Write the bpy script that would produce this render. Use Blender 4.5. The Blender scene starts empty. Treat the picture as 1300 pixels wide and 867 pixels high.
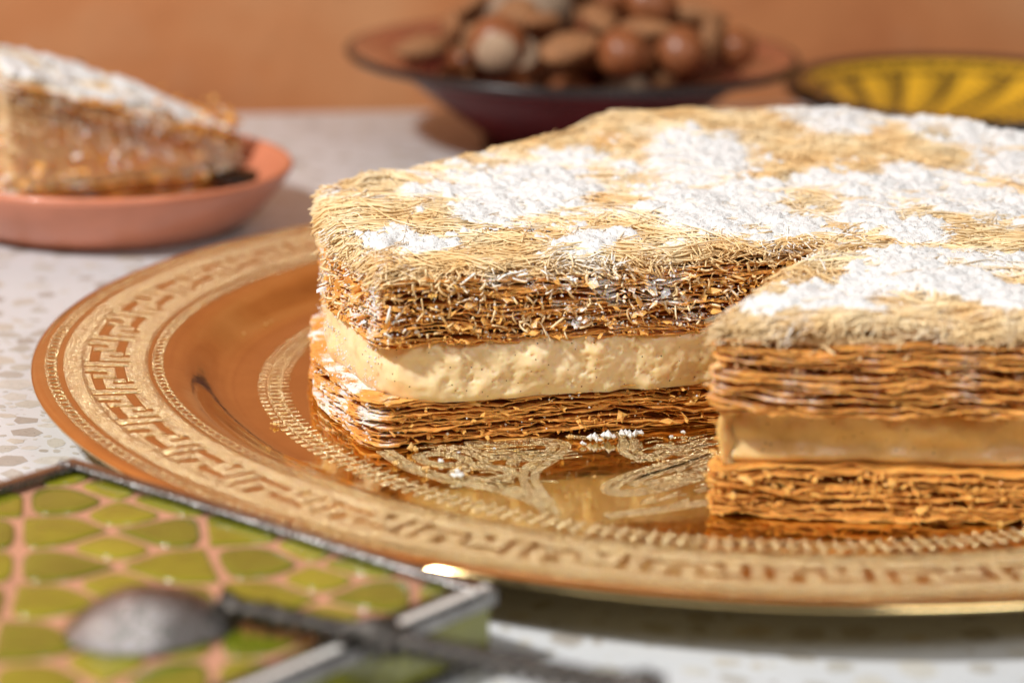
import bpy, math, random
import numpy as np
from mathutils import Matrix, Vector

R = math.radians
S = 0.01                       # everything below is laid out in centimetres
rng = np.random.default_rng(11)
random.seed(11)
C = bpy.context.scene.collection
scene = bpy.context.scene

# ------------------------------------------------------------------ camera
CAM = np.array([-6.895, -75.56, 22.30])
PIT, ROLL, FPX = R(15.35), R(1.5), 3420.0
cam_d = bpy.data.cameras.new('camera')
cam = bpy.data.objects.new('camera', cam_d)
C.objects.link(cam)
cam.matrix_world = Matrix.Translation(Vector(CAM * S)) @ Matrix.Rotation(math.pi / 2 - PIT, 4, 'X') @ Matrix.Rotation(ROLL, 4, 'Z')
cam_d.sensor_width = 36
cam_d.lens = 36 * FPX / 1300
cam_d.clip_start = 0.02
cam_d.clip_end = 20
cam_d.dof.use_dof = True
cam_d.dof.focus_distance = 0.738
cam_d.dof.aperture_fstop = 7.2
scene.camera = cam

# ------------------------------------------------------------------ world and lamps
world = bpy.data.worlds.new('World')
scene.world = world
world.use_nodes = True
bg = world.node_tree.nodes['Background']
bg.inputs[0].default_value = (1.0, 0.95, 0.9, 1)
bg.inputs[1].default_value = 0.09


def area(name, loc, target, size, power, col):
    d = bpy.data.lights.new(name, 'AREA')
    d.shape = 'RECTANGLE'
    d.size, d.size_y = size
    d.energy = power
    d.color = col
    o = bpy.data.objects.new(name, d)
    C.objects.link(o)
    o.location = Vector(loc) * S
    v = Vector(target) * S - o.location
    o.rotation_euler = v.to_track_quat('-Z', 'Y').to_euler()
    return o


area('key_lamp', (-84, -56, 100), (-2, 0, 3), (0.11, 0.11), 23.5, (1.0, 0.975, 0.945))
area('fill_lamp', (48, -85, 80), (0, 0, 3), (0.40, 0.36), 5.2, (1.0, 0.97, 0.94))
scene.view_settings.view_transform = 'Standard'
scene.view_settings.look = 'None'
scene.view_settings.exposure = 0.0
scene.view_settings.gamma = 1.0
scene.render.engine = 'CYCLES'


# ------------------------------------------------------------------ pixel -> place (a pixel gives a direction, the plane gives the distance)
def ray(px):
    dx, dy = px[0] - 650, px[1] - 433.5
    c, s = math.cos(-ROLL), math.sin(-ROLL)
    x, y = (dx * c - dy * s) / FPX, -(dx * s + dy * c) / FPX
    c, s = math.cos(PIT), math.sin(PIT)
    return np.array([x, c + y * s, -s + y * c])


def bp(px, z):
    r = ray(px)
    return CAM + r * ((z - CAM[2]) / r[2])


def bpY(px, y):
    r = ray(px)
    return CAM + r * ((y - CAM[1]) / r[1])


# ------------------------------------------------------------------ noise
def _h(ix, iy, iz, seed):
    n = (ix * 374761393 + iy * 668265263 + iz * 2147483647 + seed * 1274126177) & 0xFFFFFFFF
    n = ((n ^ (n >> 13)) * 1274126177) & 0xFFFFFFFF
    n = ((n ^ (n >> 16)) * 2246822519) & 0xFFFFFFFF
    n = n ^ (n >> 15)
    return (n & 0xFFFFFF) / float(0xFFFFFF)


def vnoise(p, seed=0):
    p = np.asarray(p, float)
    if p.shape[-1] == 2:
        p = np.concatenate([p, np.zeros(p.shape[:-1] + (1,))], -1)
    i = np.floor(p).astype(np.int64)
    f = p - i
    f = f * f * f * (f * (f * 6 - 15) + 10)
    out = 0
    for a in (0, 1):
        for b in (0, 1):
            for c in (0, 1):
                w = (f[..., 0] if a else 1 - f[..., 0]) * (f[..., 1] if b else 1 - f[..., 1]) * (f[..., 2] if c else 1 - f[..., 2])
                out = out + w * _h(i[..., 0] + a, i[..., 1] + b, i[..., 2] + c, seed)
    return out * 2 - 1


def fbm(p, octv=4, seed=0, gain=0.5):
    p = np.asarray(p, float)
    o, a, t = 0, 1, 0
    for k in range(octv):
        o = o + a * vnoise(p * (2.03 ** k) + 17.3 * k, seed + k * 7)
        t += a
        a *= gain
    return o / t * 1.6


def sstep(a, b, x):
    t = np.clip((x - a) / (b - a), 0, 1)
    return t * t * (3 - 2 * t)


# ------------------------------------------------------------------ mesh helpers
def mesh(name, V, quads=None, tris=None, ngons=None, smooth=True, attrs=None):
    V = np.asarray(V, float).reshape(-1, 3)
    me = bpy.data.meshes.new(name)
    parts = []
    if quads is not None and len(quads): parts.append(np.asarray(quads, np.int32))
    if tris is not None and len(tris): parts.append(np.asarray(tris, np.int32))
    loops = [q.ravel() for q in parts]
    tot = [np.full(len(q), q.shape[1], np.int32) for q in parts]
    for g in (ngons or []):
        loops.append(np.asarray(g, np.int32)); tot.append(np.array([len(g)], np.int32))
    loops = np.concatenate(loops); tot = np.concatenate(tot)
    start = np.concatenate([[0], np.cumsum(tot)[:-1]]).astype(np.int32)
    me.vertices.add(len(V)); me.vertices.foreach_set('co', (V * S).astype(np.float32).ravel())
    me.loops.add(len(loops)); me.loops.foreach_set('vertex_index', loops)
    me.polygons.add(len(tot)); me.polygons.foreach_set('loop_start', start)
    me.polygons.foreach_set('loop_total', tot)
    me.polygons.foreach_set('use_smooth', np.full(len(tot), bool(smooth)))
    me.update(calc_edges=True)
    me.validate()
    for k, a in (attrs or {}).items():
        at = me.attributes.new(k, 'FLOAT', 'POINT')
        at.data.foreach_set('value', np.asarray(a, np.float32).ravel())
    return me


def link(name, me, mat, parent=None, loc=(0, 0, 0), kind=None):
    o = bpy.data.objects.new(name, me)
    C.objects.link(o)
    if me is not None and mat is not None and not len(me.materials): me.materials.append(mat)
    if parent is not None: o.parent = parent
    o.location = Vector(loc) * S
    if kind: o['kind'] = kind
    return o


def part(name, V, mat, parent, org, kind=None, **kw):
    """world-space cm vertices -> child whose origin is its parent's"""
    V = np.asarray(V, float).reshape(-1, 3) - np.asarray(org, float)
    return link(name, mesh(name, V, **kw), mat, parent, kind=kind)


def thing(name, label, cat, loc=(0, 0, 0), group=None):
    o = bpy.data.objects.new(name, None)
    C.objects.link(o)
    o.empty_display_size = 0.01
    o.location = Vector(loc) * S
    tag(o, label, cat, group)
    return o


def tag(o, label, cat, group=None):
    o['label'] = label; o['category'] = cat
    if group: o['group'] = group
    return o


class MB:
    """collects pieces of ONE mesh"""
    def __init__(s): s.v = []; s.q = []; s.t = []; s.n = 0; s.g = []
    def add(s, V, quads=None, tris=None, ngons=None):
        V = np.asarray(V, float).reshape(-1, 3)
        if quads is not None and len(quads): s.q.append(np.asarray(quads) + s.n)
        if tris is not None and len(tris): s.t.append(np.asarray(tris) + s.n)
        for g in ngons or []: s.g.append(np.asarray(g) + s.n)
        s.v.append(V); s.n += len(V)
    def args(s):
        return dict(quads=np.concatenate(s.q) if s.q else None, tris=np.concatenate(s.t) if s.t else None, ngons=s.g)
    def V(s): return np.concatenate(s.v)


def grid_quads(m, n, wrap_m=False, wrap_n=False):
    i = np.arange(m if wrap_m else m - 1); j = np.arange(n if wrap_n else n - 1)
    I, J = np.meshgrid(i, j, indexing='ij')
    a = I * n + J; b = ((I + 1) % m) * n + J; c = ((I + 1) % m) * n + (J + 1) % n; d = I * n + (J + 1) % n
    return np.stack([a, b, c, d], -1).reshape(-1, 4)


def lathe(prof, seg=96, center=(0, 0, 0), wob=None):
    prof = np.asarray(prof, float)
    a = np.linspace(0, 2 * math.pi, seg, endpoint=False)
    V = np.zeros((seg, len(prof), 3))
    V[..., 0] = prof[None, :, 0] * np.cos(a)[:, None]
    V[..., 1] = prof[None, :, 0] * np.sin(a)[:, None]
    V[..., 2] = prof[None, :, 1]
    return (V + np.asarray(center)).reshape(-1, 3), grid_quads(seg, len(prof), True, False)


def tubes(P, rad, k=4):
    """P (M,n,3) centre lines, rad (M,n) or scalar -> verts, quads, cap ngons as quads"""
    P = np.asarray(P, float)
    M, n = P.shape[:2]
    T = np.gradient(P, axis=1)
    T /= np.linalg.norm(T, axis=2, keepdims=True) + 1e-9
    up = np.where(np.abs(T[..., 2:3]) > .9, np.array([1., 0, 0]), np.array([0, 0, 1.]))
    A = np.cross(T, up); A /= np.linalg.norm(A, axis=2, keepdims=True) + 1e-9
    B = np.cross(A, T)
    rad = np.broadcast_to(np.asarray(rad, float), (M, n))
    ang = np.arange(k) / k * 2 * math.pi
    V = P[:, :, None] + rad[:, :, None, None] * (A[:, :, None] * np.cos(ang)[None, None, :, None] + B[:, :, None] * np.sin(ang)[None, None, :, None])
    base = (np.arange(M) * n * k)[:, None, None]
    I, J = np.meshgrid(np.arange(n - 1), np.arange(k), indexing='ij')
    q = np.stack([I * k + J, I * k + (J + 1) % k, (I + 1) * k + (J + 1) % k, (I + 1) * k + J], -1).reshape(1, -1, 4) + base
    q = q.reshape(-1, 4)
    if k == 4:
        c0 = np.array([[3, 2, 1, 0]]) + base[:, 0]
        c1 = np.array([[0, 1, 2, 3]]) + base[:, 0] + (n - 1) * k
        q = np.concatenate([q, c0, c1])
    return V.reshape(-1, 3), q


def pip(P, poly):
    x, y = P[..., 0], P[..., 1]
    ins = np.zeros(x.shape, bool)
    n = len(poly)
    for i in range(n):
        x1, y1 = poly[i]; x2, y2 = poly[(i + 1) % n]
        c = ((y1 > y) != (y2 > y)) & (x < (x2 - x1) * (y - y1) / (y2 - y1 + 1e-12) + x1)
        ins ^= c
    return ins


def pdist(P, poly):
    """distance to the outline, positive inside"""
    d = np.full(P.shape[:-1], 1e9)
    n = len(poly)
    for i in range(n):
        a = np.asarray(poly[i]); b = np.asarray(poly[(i + 1) % n]); ab = b - a
        t = np.clip(((P[..., :2] - a) @ ab) / (ab @ ab), 0, 1)
        d = np.minimum(d, np.linalg.norm(P[..., :2] - (a + t[..., None] * ab), axis=-1))
    return np.where(pip(P, poly), d, -d)


def outline(corners, rad, steps):
    """rounded closed outline; corners CCW, steps[i] = spacing on edge i -> pts, normals (outward), edge index"""
    n = len(corners); c = np.asarray(corners, float)
    pts = []; eid = []
    for i in range(n):
        p, a, b = c[i], c[i - 1], c[(i + 1) % n]
        r = rad[i]
        pa = p + (a - p) / np.linalg.norm(a - p) * r; pb = p + (b - p) / np.linalg.norm(b - p) * r
        st = min(steps[i], steps[i - 1])
        m = max(3, int(1.6 * r / st))
        for t in np.linspace(0, 1, m):
            pts.append((1 - t) ** 2 * pa + 2 * t * (1 - t) * p + t * t * pb); eid.append(i if t > .5 else (i - 1) % n)
        q = b + (p - b) / np.linalg.norm(p - b) * rad[(i + 1) % n]
        L = np.linalg.norm(q - pb); m = max(1, int(L / steps[i]))
        for t in np.arange(1, m) / m:
            pts.append(pb + (q - pb) * t); eid.append(i)
    pts = np.array(pts); eid = np.array(eid)
    t = np.roll(pts, -1, 0) - np.roll(pts, 1, 0)
    t /= np.linalg.norm(t, axis=1, keepdims=True) + 1e-9
    nrm = np.stack([t[:, 1], -t[:, 0]], 1)
    d = np.linalg.norm(np.diff(pts, axis=0, append=pts[:1]), axis=1)
    global LAST_D
    LAST_D = d
    s = np.concatenate([[0], np.cumsum(d)[:-1]])
    return pts, nrm, eid, s


# ------------------------------------------------------------------ materials
def mat(name):
    m = bpy.data.materials.new(name)
    m.use_nodes = True
    nt = m.node_tree
    return m, nt, nt.nodes['Principled BSDF']


def N(nt, typ, **kw):
    n = nt.nodes.new(typ)
    for k, v in kw.items():
        if k.startswith('_'): setattr(n, k[1:], v)
        else: n.inputs[k.replace('__', ' ')].default_value = v
    return n


def noise_node(nt, scale, detail=4, rough=.55, vec=None, dist=0):
    n = N(nt, 'ShaderNodeTexNoise', Scale=scale, Detail=detail, Roughness=rough, Distortion=dist)
    if vec is not None: nt.links.new(vec, n.inputs['Vector'])
    return n.outputs['Fac']


def obj_vec(nt):
    return N(nt, 'ShaderNodeTexCoord').outputs['Object']


def ramp(nt, fac, stops, interp='LINEAR'):
    r = N(nt, 'ShaderNodeValToRGB')
    r.color_ramp.interpolation = interp
    el = r.color_ramp.elements
    while len(el) < len(stops): el.new(.5)
    for e, (p, c) in zip(el, stops):
        e.position = p; e.color = tuple(c) + (1,) if len(c) == 3 else c
    nt.links.new(fac, r.inputs[0])
    return r.outputs[0]


def mixc(nt, fac, a, b):
    m = N(nt, 'ShaderNodeMix', _data_type='RGBA')
    for sock, v in ((m.inputs[0], fac), (m.inputs[6], a), (m.inputs[7], b)):
        if isinstance(v, (int, float)): sock.default_value = v
        elif isinstance(v, tuple): sock.default_value = v + (1,) if len(v) == 3 else v
        else: nt.links.new(v, sock)
    return m.outputs[2]


def math_n(nt, op, a, b=None, clamp=False):
    m = N(nt, 'ShaderNodeMath', _operation=op, _use_clamp=clamp)
    for i, v in enumerate((a, b)):
        if v is None: continue
        if isinstance(v, (int, float)): m.inputs[i].default_value = v
        else: nt.links.new(v, m.inputs[i])
    return m.outputs[0]


def maprange(nt, v, a, b, c=0., d=1.):
    m = N(nt, 'ShaderNodeMapRange')
    nt.links.new(v, m.inputs[0])
    for i, x in zip((1, 2, 3, 4), (a, b, c, d)): m.inputs[i].default_value = x
    return m.outputs[0]


def bump(nt, bsdf, h, strength=.4, dist=.0003):
    b = N(nt, 'ShaderNodeBump', Strength=strength, Distance=dist)
    nt.links.new(h, b.inputs['Height'])
    nt.links.new(b.outputs[0], bsdf.inputs['Normal'])


def attr(nt, name):
    return N(nt, 'ShaderNodeAttribute', _attribute_name=name).outputs['Fac']


def sss(b, w, rad, scale=.002):
    b.inputs['Subsurface Weight'].default_value = w
    b.inputs['Subsurface Radius'].default_value = rad
    b.inputs['Subsurface Scale'].default_value = scale


def sugar_over(nt, b, col, base_rough, lo=.25, hi=.6, grain=2600):
    """sugar dust lies where the 'sugar' attribute says, on faces that look up more than on those that look down"""
    v = obj_vec(nt)
    up = N(nt, 'ShaderNodeSeparateXYZ')
    nt.links.new(N(nt, 'ShaderNodeNewGeometry').outputs['Normal'], up.inputs[0])
    u = maprange(nt, up.outputs[2], -.5, .7, .25, 1.)
    a = math_n(nt, 'MULTIPLY', attr(nt, 'sugar'), u)
    g = noise_node(nt, grain, 3, .7, v)
    a = math_n(nt, 'ADD', a, math_n(nt, 'MULTIPLY', math_n(nt, 'SUBTRACT', g, .5), 1.5))
    f = maprange(nt, a, lo, hi)
    nt.links.new(mixc(nt, f, col, (.86, .85, .83)), b.inputs['Base Color'])
    nt.links.new(maprange(nt, f, 0, 1, base_rough, .95), b.inputs['Roughness'])
    return f


def m_pastry():
    m, nt, b = mat('baked_puff_pastry')
    v = obj_vec(nt)
    n1 = noise_node(nt, 130, 5, .6, v)
    n2 = noise_node(nt, 900, 4, .65, v)
    c1 = ramp(nt, n1, [(.25, (.46, .145, .020)), (.47, (.75, .30, .048)), (.72, (.89, .47, .12))])
    c2 = ramp(nt, n2, [(.3, (.52, .19, .03)), (.7, (.90, .52, .16))])
    c = mixc(nt, .40, c1, c2)
    c = mixc(nt, math_n(nt, 'MULTIPLY', attr(nt, 'edge'), .5), c, (.90, .50, .15))
    c = mixc(nt, math_n(nt, 'MULTIPLY', attr(nt, 'tone'), .65), c, (.40, .13, .02))
    sugar_over(nt, b, c, .42)
    bump(nt, b, n2, .4, .0003)
    sss(b, .45, (1., .5, .18), .0007)
    b.inputs['Specular IOR Level'].default_value = .4
    return m


def m_kataifi():
    m, nt, b = mat('kataifi_strands')
    v = obj_vec(nt)
    n1 = noise_node(nt, 55, 4, .6, v)
    n2 = noise_node(nt, 1500, 3, .6, v)
    c = ramp(nt, n1, [(.3, (.81, .51, .20)), (.5, (.91, .69, .38)), (.7, (.95, .81, .55))])
    c = mixc(nt, math_n(nt, 'MULTIPLY', n2, .15), c, (.70, .42, .14))
    sugar_over(nt, b, c, .38)
    bump(nt, b, n2, .4, .0002)
    pass
    return m


def m_cream():
    m, nt, b = mat('custard_cream')
    v = obj_vec(nt)
    n1 = noise_node(nt, 80, 4, .6, v)
    n2 = noise_node(nt, 700, 4, .6, v)
    c = ramp(nt, n1, [(.3, (.76, .54, .27)), (.55, (.84, .66, .39)), (.75, (.88, .73, .48))])
    c = mixc(nt, attr(nt, 'skin'), c, mixc(nt, n2, (.56, .33, .09), (.72, .48, .18)))
    vo = N(nt, 'ShaderNodeTexVoronoi', Scale=420.)      # vanilla specks
    nt.links.new(v, vo.inputs['Vector'])
    sp = maprange(nt, vo.outputs['Distance'], .075, .11, 1, 0)
    c = mixc(nt, sp, c, (.10, .05, .02))
    sugar_over(nt, b, c, .42)
    bump(nt, b, n2, .2, .0003)
    sss(b, .7, (1., .6, .25), .004)
    return m


def m_sugar():
    m, nt, b = mat('powdered_sugar')
    v = obj_vec(nt)
    n = noise_node(nt, 1700, 5, .75, v)
    nt.links.new(ramp(nt, n, [(.3, (.84, .835, .825)), (.6, (.91, .91, .905))]), b.inputs['Base Color'])
    b.inputs['Roughness'].default_value = .95
    b.inputs['Specular IOR Level'].default_value = .2
    bump(nt, b, n, .9, .0006)
    return m


def m_gold(stip):
    m, nt, b = mat('stippled_gold' if stip else 'polished_gold')
    v = obj_vec(nt)
    b.inputs['Metallic'].default_value = 1
    if stip:
        vo = N(nt, 'ShaderNodeTexVoronoi', Scale=1900., _feature='F1')
        nt.links.new(v, vo.inputs['Vector'])
        n = noise_node(nt, 400, 3, .6, v)
        nt.links.new(ramp(nt, n, [(.3, (.92, .75, .38)), (.7, (1.0, .89, .58))]), b.inputs['Base Color'])
        b.inputs['Roughness'].default_value = .27
        n3 = noise_node(nt, 1900, 2, .6, v)
        bump(nt, b, math_n(nt, 'ADD', vo.outputs['Distance'], math_n(nt, 'MULTIPLY', n3, 1.2)), 1., .0006)
    else:
        n = noise_node(nt, 60, 3, .6, v)
        n2 = noise_node(nt, 320, 5, .7, v)
        nt.links.new(ramp(nt, n, [(.3, (.68, .50, .22)), (.7, (.78, .60, .30))]), b.inputs['Base Color'])
        nt.links.new(maprange(nt, n2, .3, .75, .04, .15), b.inputs['Roughness'])
        bump(nt, b, n, .12, .0008)
    return m


def m_simple(name, col, rough=.5, metal=0., var=.15, scale=120, bmp=.2, bd=.0004, coat=0., grain=None):
    m, nt, b = mat(name)
    v = obj_vec(nt)
    n = noise_node(nt, scale, 5, .6, v)
    lo = tuple(x * (1 - var) for x in col); hi = tuple(min(1, x * (1 + var)) for x in col)
    nt.links.new(ramp(nt, n, [(.3, lo), (.7, hi)]), b.inputs['Base Color'])
    nt.links.new(maprange(nt, noise_node(nt, scale * 2.7, 4, .6, v), .3, .7, rough * .85, min(1, rough * 1.2)), b.inputs['Roughness'])
    b.inputs['Metallic'].default_value = metal
    b.inputs['Coat Weight'].default_value = coat
    b.inputs['Coat Roughness'].default_value = .08
    if bmp: bump(nt, b, noise_node(nt, grain or scale * 4, 5, .6, v), bmp, bd)
    return m


def m_wall():
    m, nt, b = mat('terracotta_plaster')
    v = obj_vec(nt)
    n1 = noise_node(nt, 5, 5, .6, v, .8)
    n2 = noise_node(nt, 26, 5, .65, v)
    c = ramp(nt, n1, [(.3, (.50, .165, .055)), (.5, (.64, .245, .090)), (.7, (.70, .32, .14))])
    c = mixc(nt, maprange(nt, n2, .55, .75, 0, .35), c, (.66, .33, .17))
    nt.links.new(c, b.inputs['Base Color'])
    b.inputs['Roughness'].default_value = .7
    bump(nt, b, n2, .5, .004)
    return m


def m_table():
    m, nt, b = mat('terrazzo_binder')
    v = obj_vec(nt)
    n1 = noise_node(nt, 14, 4, .6, v)
    c = ramp(nt, n1, [(.3, (.58, .60, .62)), (.7, (.66, .68, .70))])
    vo = N(nt, 'ShaderNodeTexVoronoi', Scale=330.)
    nt.links.new(v, vo.inputs['Vector'])
    f = maprange(nt, vo.outputs['Distance'], .16, .2, .5, 0)
    c = mixc(nt, f, c, (.42, .40, .36))
    nt.links.new(c, b.inputs['Base Color'])
    b.inputs['Roughness'].default_value = .32
    bump(nt, b, noise_node(nt, 900, 4, .6, v), .08, .0002)
    return m


PASTRY, KATAIFI, CREAM, SUGAR = m_pastry(), m_kataifi(), m_cream(), m_sugar()
GOLD, STIP = m_gold(False), m_gold(True)

# ------------------------------------------------------------------ table and wall
eA, eB = bp((270, 146), 0)[:2], bp((930, 134), 0)[:2]
ed = (eB - eA) / np.linalg.norm(eB - eA)
en = np.array([-ed[1], ed[0]])
mid = (eA + eB) / 2
bl, br = mid - ed * 140, mid + ed * 140
fl, fr = np.array([-140, -110.]), np.array([140, -110.])
T = np.array([[*fl, 0], [*fr, 0], [*br, 0], [*bl, 0]])
T2 = T + [0, 0, -4]
table = part('table', np.concatenate([T, T2]), m_table(), None, (0, 0, 0), quads=[[0, 1, 2, 3], [7, 6, 5, 4], [0, 4, 5, 1], [1, 5, 6, 2], [2, 6, 7, 3], [3, 7, 4, 0]], smooth=False)
table['kind'] = 'structure'
tag(table, 'pale terrazzo table top with grey and tan stone chips', 'table')

chip_cols = [(.50, .49, .44), (.45, .44, .40), (.45, .435, .40), (.53, .50, .44), (.38, .355, .32), (.57, .56, .52)]
CHIPS = [m_simple('stone_chip_%d' % i, c, .3, 0, .10, 300, 0) for i, c in enumerate(chip_cols)]
centres = []
cellsz = {}


def free(p, r):
    k = (int(p[0] // 2), int(p[1] // 2))
    for i in (-1, 0, 1):
        for j in (-1, 0, 1):
            for q, qr in cellsz.get((k[0] + i, k[1] + j), []):
                if (q[0] - p[0]) ** 2 + (q[1] - p[1]) ** 2 < ((r + qr) * .92) ** 2: return False
    cellsz.setdefault(k, []).append((p, r))
    return True


near_box = (-24, -14, -16, 3)
cand = 0
for r_lo, r_hi, tries in ((.42, .62, 2200), (.24, .42, 6500), (.10, .22, 9000)):
    for _ in range(tries):
        p = (random.uniform(-42, 34), random.uniform(-27, 48))
        if random.random() < .5: p = (random.uniform(-25, -12), random.uniform(-18, 6))
        if math.hypot(*p) < 13: continue
        if (p[0] - eA[0]) * en[0] + (p[1] - eA[1]) * en[1] > -1: continue
        r = random.uniform(r_lo, r_hi)
        if free(p, r): centres.append((p, r))


def chip_poly(p, r):
    k = random.randint(5, 8)
    a = sorted(random.uniform(0, 2 * math.pi) for _ in range(k))
    a = [2 * math.pi * (i + random.uniform(-.3, .3)) / k for i in range(k)]
    th = random.uniform(0, math.pi); el = random.uniform(.5, 1)
    out = []
    for t in a:
        x, y = r * math.cos(t) * random.uniform(.85, 1.1), r * math.sin(t) * el * random.uniform(.85, 1.1)
        out.append((p[0] + x * math.cos(th) - y * math.sin(th), p[1] + x * math.sin(th) + y * math.cos(th)))
    return np.array(out)


def chip_geo(mb, p, r, z=.006):
    q = chip_poly(p, r); k = len(q)
    V = np.concatenate([np.c_[q, np.full(k, z)], np.c_[q, np.full(k, -.05)]])
    mb.add(V, quads=[[i, k + i, k + (i + 1) % k, (i + 1) % k] for i in range(k)], ngons=[list(range(k))])


sel = [c for c in centres if near_box[0] < c[0][0] < near_box[1] and near_box[2] < c[0][1] < near_box[3] and math.hypot(*c[0]) > 19 and c[1] > .15]
sel.sort(key=lambda c: -c[1])
sel = sel[:260]
selset = set(id(c) for c in sel)
for c in sel:
    mb = MB(); chip_geo(mb, *c)
    part('stone_chip', mb.V(), random.choice(CHIPS), table, (0, 0, 0), smooth=False, **mb.args())
for mi in range(len(CHIPS)):
    mb = MB()
    for i, c in enumerate(centres):
        if id(c) not in selset and i % len(CHIPS) == mi: chip_geo(mb, *c)
    part('stone_chips', mb.V(), CHIPS[mi], table, (0, 0, 0), kind='stuff', smooth=False, **mb.args())

wc = mid + en * 15
wl, wr = wc - ed * 170, wc + ed * 170
wn = en * 2
wm = m_wall()
W = []
for zz in (-60, 130):
    for q in (wl, wr, wr + wn, wl + wn): W.append([*q, zz])
wall = part('wall', W, wm, None, (0, 0, 0), quads=[[0, 1, 5, 4], [1, 2, 6, 5], [2, 3, 7, 6], [3, 0, 4, 7], [4, 5, 6, 7], [3, 2, 1, 0]], smooth=False)
wall['kind'] = 'structure'
tag(wall, 'mottled terracotta orange plaster wall behind the table', 'wall')

# ------------------------------------------------------------------ gold tray
RZ = lambda r: np.interp(r, [0, 14.6, 15.0, 15.5, 16.2, 16.7, 17.2, 20.1, 20.4, 20.5], [.40, .40, .43, .60, 1.08, 1.26, 1.33, 1.46, 1.46, 1.42])
tray = thing('serving_tray', 'round gold metal tray with engraved key border under the big pastry', 'tray', (0, 0, 0))
rr = np.concatenate([[0.01, 6, 12, 14.2], np.linspace(14.6, 17.4, 22), np.linspace(17.9, 20.1, 7), [20.3, 20.42, 20.5]])
prof = [(r, float(RZ(r))) for r in rr]
# smooth the profile a little
pz = np.array([p[1] for p in prof]); 
for _ in range(2): pz[4:-3] = (pz[3:-4] + 2 * pz[4:-3] + pz[5:-2]) / 4
ZP = lambda r: float(np.interp(r, rr, pz))
top = [(r, z) for r, z in zip(rr, pz)]
lip = [(20.58, 1.38), (20.58, 1.32), (20.5, 1.28)]
und = [(r, z - .13) for r, z in zip(rr[::-1], pz[::-1]) if r < 20.4]
und = [(r, max(z, .0) if r > 14.2 else .0) for r, z in und]
i_w = 26
v, q = lathe(top[:i_w], 256); part('well', v, GOLD, tray, (0, 0, 0), quads=q)
v, q = lathe(top[i_w - 1:] + lip + und, 256); part('rim', v, GOLD, tray, (0, 0, 0), quads=q)


def polar(rs, ths, dz):
    return np.array([[r * math.cos(t), r * math.sin(t), ZP(r) + dz] for r, t in zip(rs, ths)])


def annulus(r0, r1, name, dz=.014, seg=256, k=5):
    rs = np.linspace(r0, r1, k)
    pr = [(r0, ZP(r0) - .02)] + [(r, ZP(r) + dz) for r in rs] + [(r1, ZP(r1) - .02)]
    v, q = lathe(pr, seg)
    return part(name, v, STIP, tray, (0, 0, 0), quads=q)


annulus(19.10, 19.68, 'stippled_band')
annulus(17.32, 17.84, 'stippled_band')


def patch(mb, r0, r1, t0, t1, dz=.014, k=4):
    """raised plate between two radii and two angles"""
    rs = np.linspace(r0, r1, 4); ts = np.linspace(t0, t1, k)
    A = np.array([[[r * math.cos(t), r * math.sin(t), ZP(r) + dz] for t in ts] for r in rs])
    mb.add(A, quads=grid_quads(4, k))
    # skirt
    b = [(i, 0) for i in range(4)] + [(3, j) for j in range(1, k)] + [(i, k - 1) for i in (2, 1, 0)] + [(0, j) for j in range(k - 2, 0, -1)]
    P = np.array([A[i, j] for i, j in b]); n = len(P)
    mb.add(np.concatenate([P, P - [0, 0, dz + .02]]), quads=[[i, (i + 1) % n, n + (i + 1) % n, n + i] for i in range(n)])


NM = 42
dth = 2 * math.pi / NM
mb = MB()
u = lambda f: f * dth
w = .15
patch(mb, 17.80, 19.14, u(0), u(.11))
# outer hook
patch(mb, 18.26, 19.14, u(.19), u(.32)); patch(mb, 18.26, 18.50, u(.32), u(.55)); patch(mb, 18.50, 18.90, u(.44), u(.55)); 
# inner hook
patch(mb, 17.80, 18.66, u(.79), u(.92)); patch(mb, 18.42, 18.66, u(.60), u(.79)); patch(mb, 18.04, 18.42, u(.60), u(.71))
patch(mb, 17.80, 17.98, u(.16), u(.66)); patch(mb, 18.96, 19.14, u(.42), u(.95))
mot = mesh('meander_motif', mb.V(), **mb.args())
for i in range(NM):
    o = link('meander_motif', mot, STIP, tray)
    o.rotation_euler.z = i * dth


def loop_ring(rc, a, b, n, name, wdt=.05, dz=.016, skew=0.):
    mb = MB(); K = 12
    t = np.arange(K) / K * 2 * math.pi
    for i in range(n):
        th = i / n * 2 * math.pi
        rows = []
        for off, h in ((wdt / 2 + .01, -.01), (wdt / 2, dz), (-wdt / 2, dz), (-wdt / 2 - .01, -.01)):
            rad = (a + off) * np.cos(t); tan = (b + off) * np.sin(t) + skew * np.cos(t)
            r = rc + rad
            ang = th + tan / rc
            rows.append(np.stack([r * np.cos(ang), r * np.sin(ang), np.array([ZP(x) for x in r]) + h], 1))
        A = np.stack(rows)
        mb.add(A, quads=grid_quads(4, K, False, True))
    return part(name, mb.V(), STIP, tray, (0, 0, 0), kind='stuff', **mb.args())


loop_ring(20.02, .15, .20, 330, 'loop_chain', .06)
loop_ring(17.05, .14, .19, 280, 'loop_chain', .06, skew=.1)
loop_ring(13.75, .20, .15, 230, 'loop_chain', .05)
# fringe of small darts round the floor
mb = MB()
for i in range(230):
    th = (i + .5) / 230 * 2 * math.pi
    patch(mb, 13.32, 13.95, th - .0032, th + .0032, .012, 2)
    patch(mb, 14.0, 14.22, th - .006, th + .006, .012, 2)
part('dart_fringe', mb.V(), STIP, tray, (0, 0, 0), kind='stuff', **mb.args())


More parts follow.
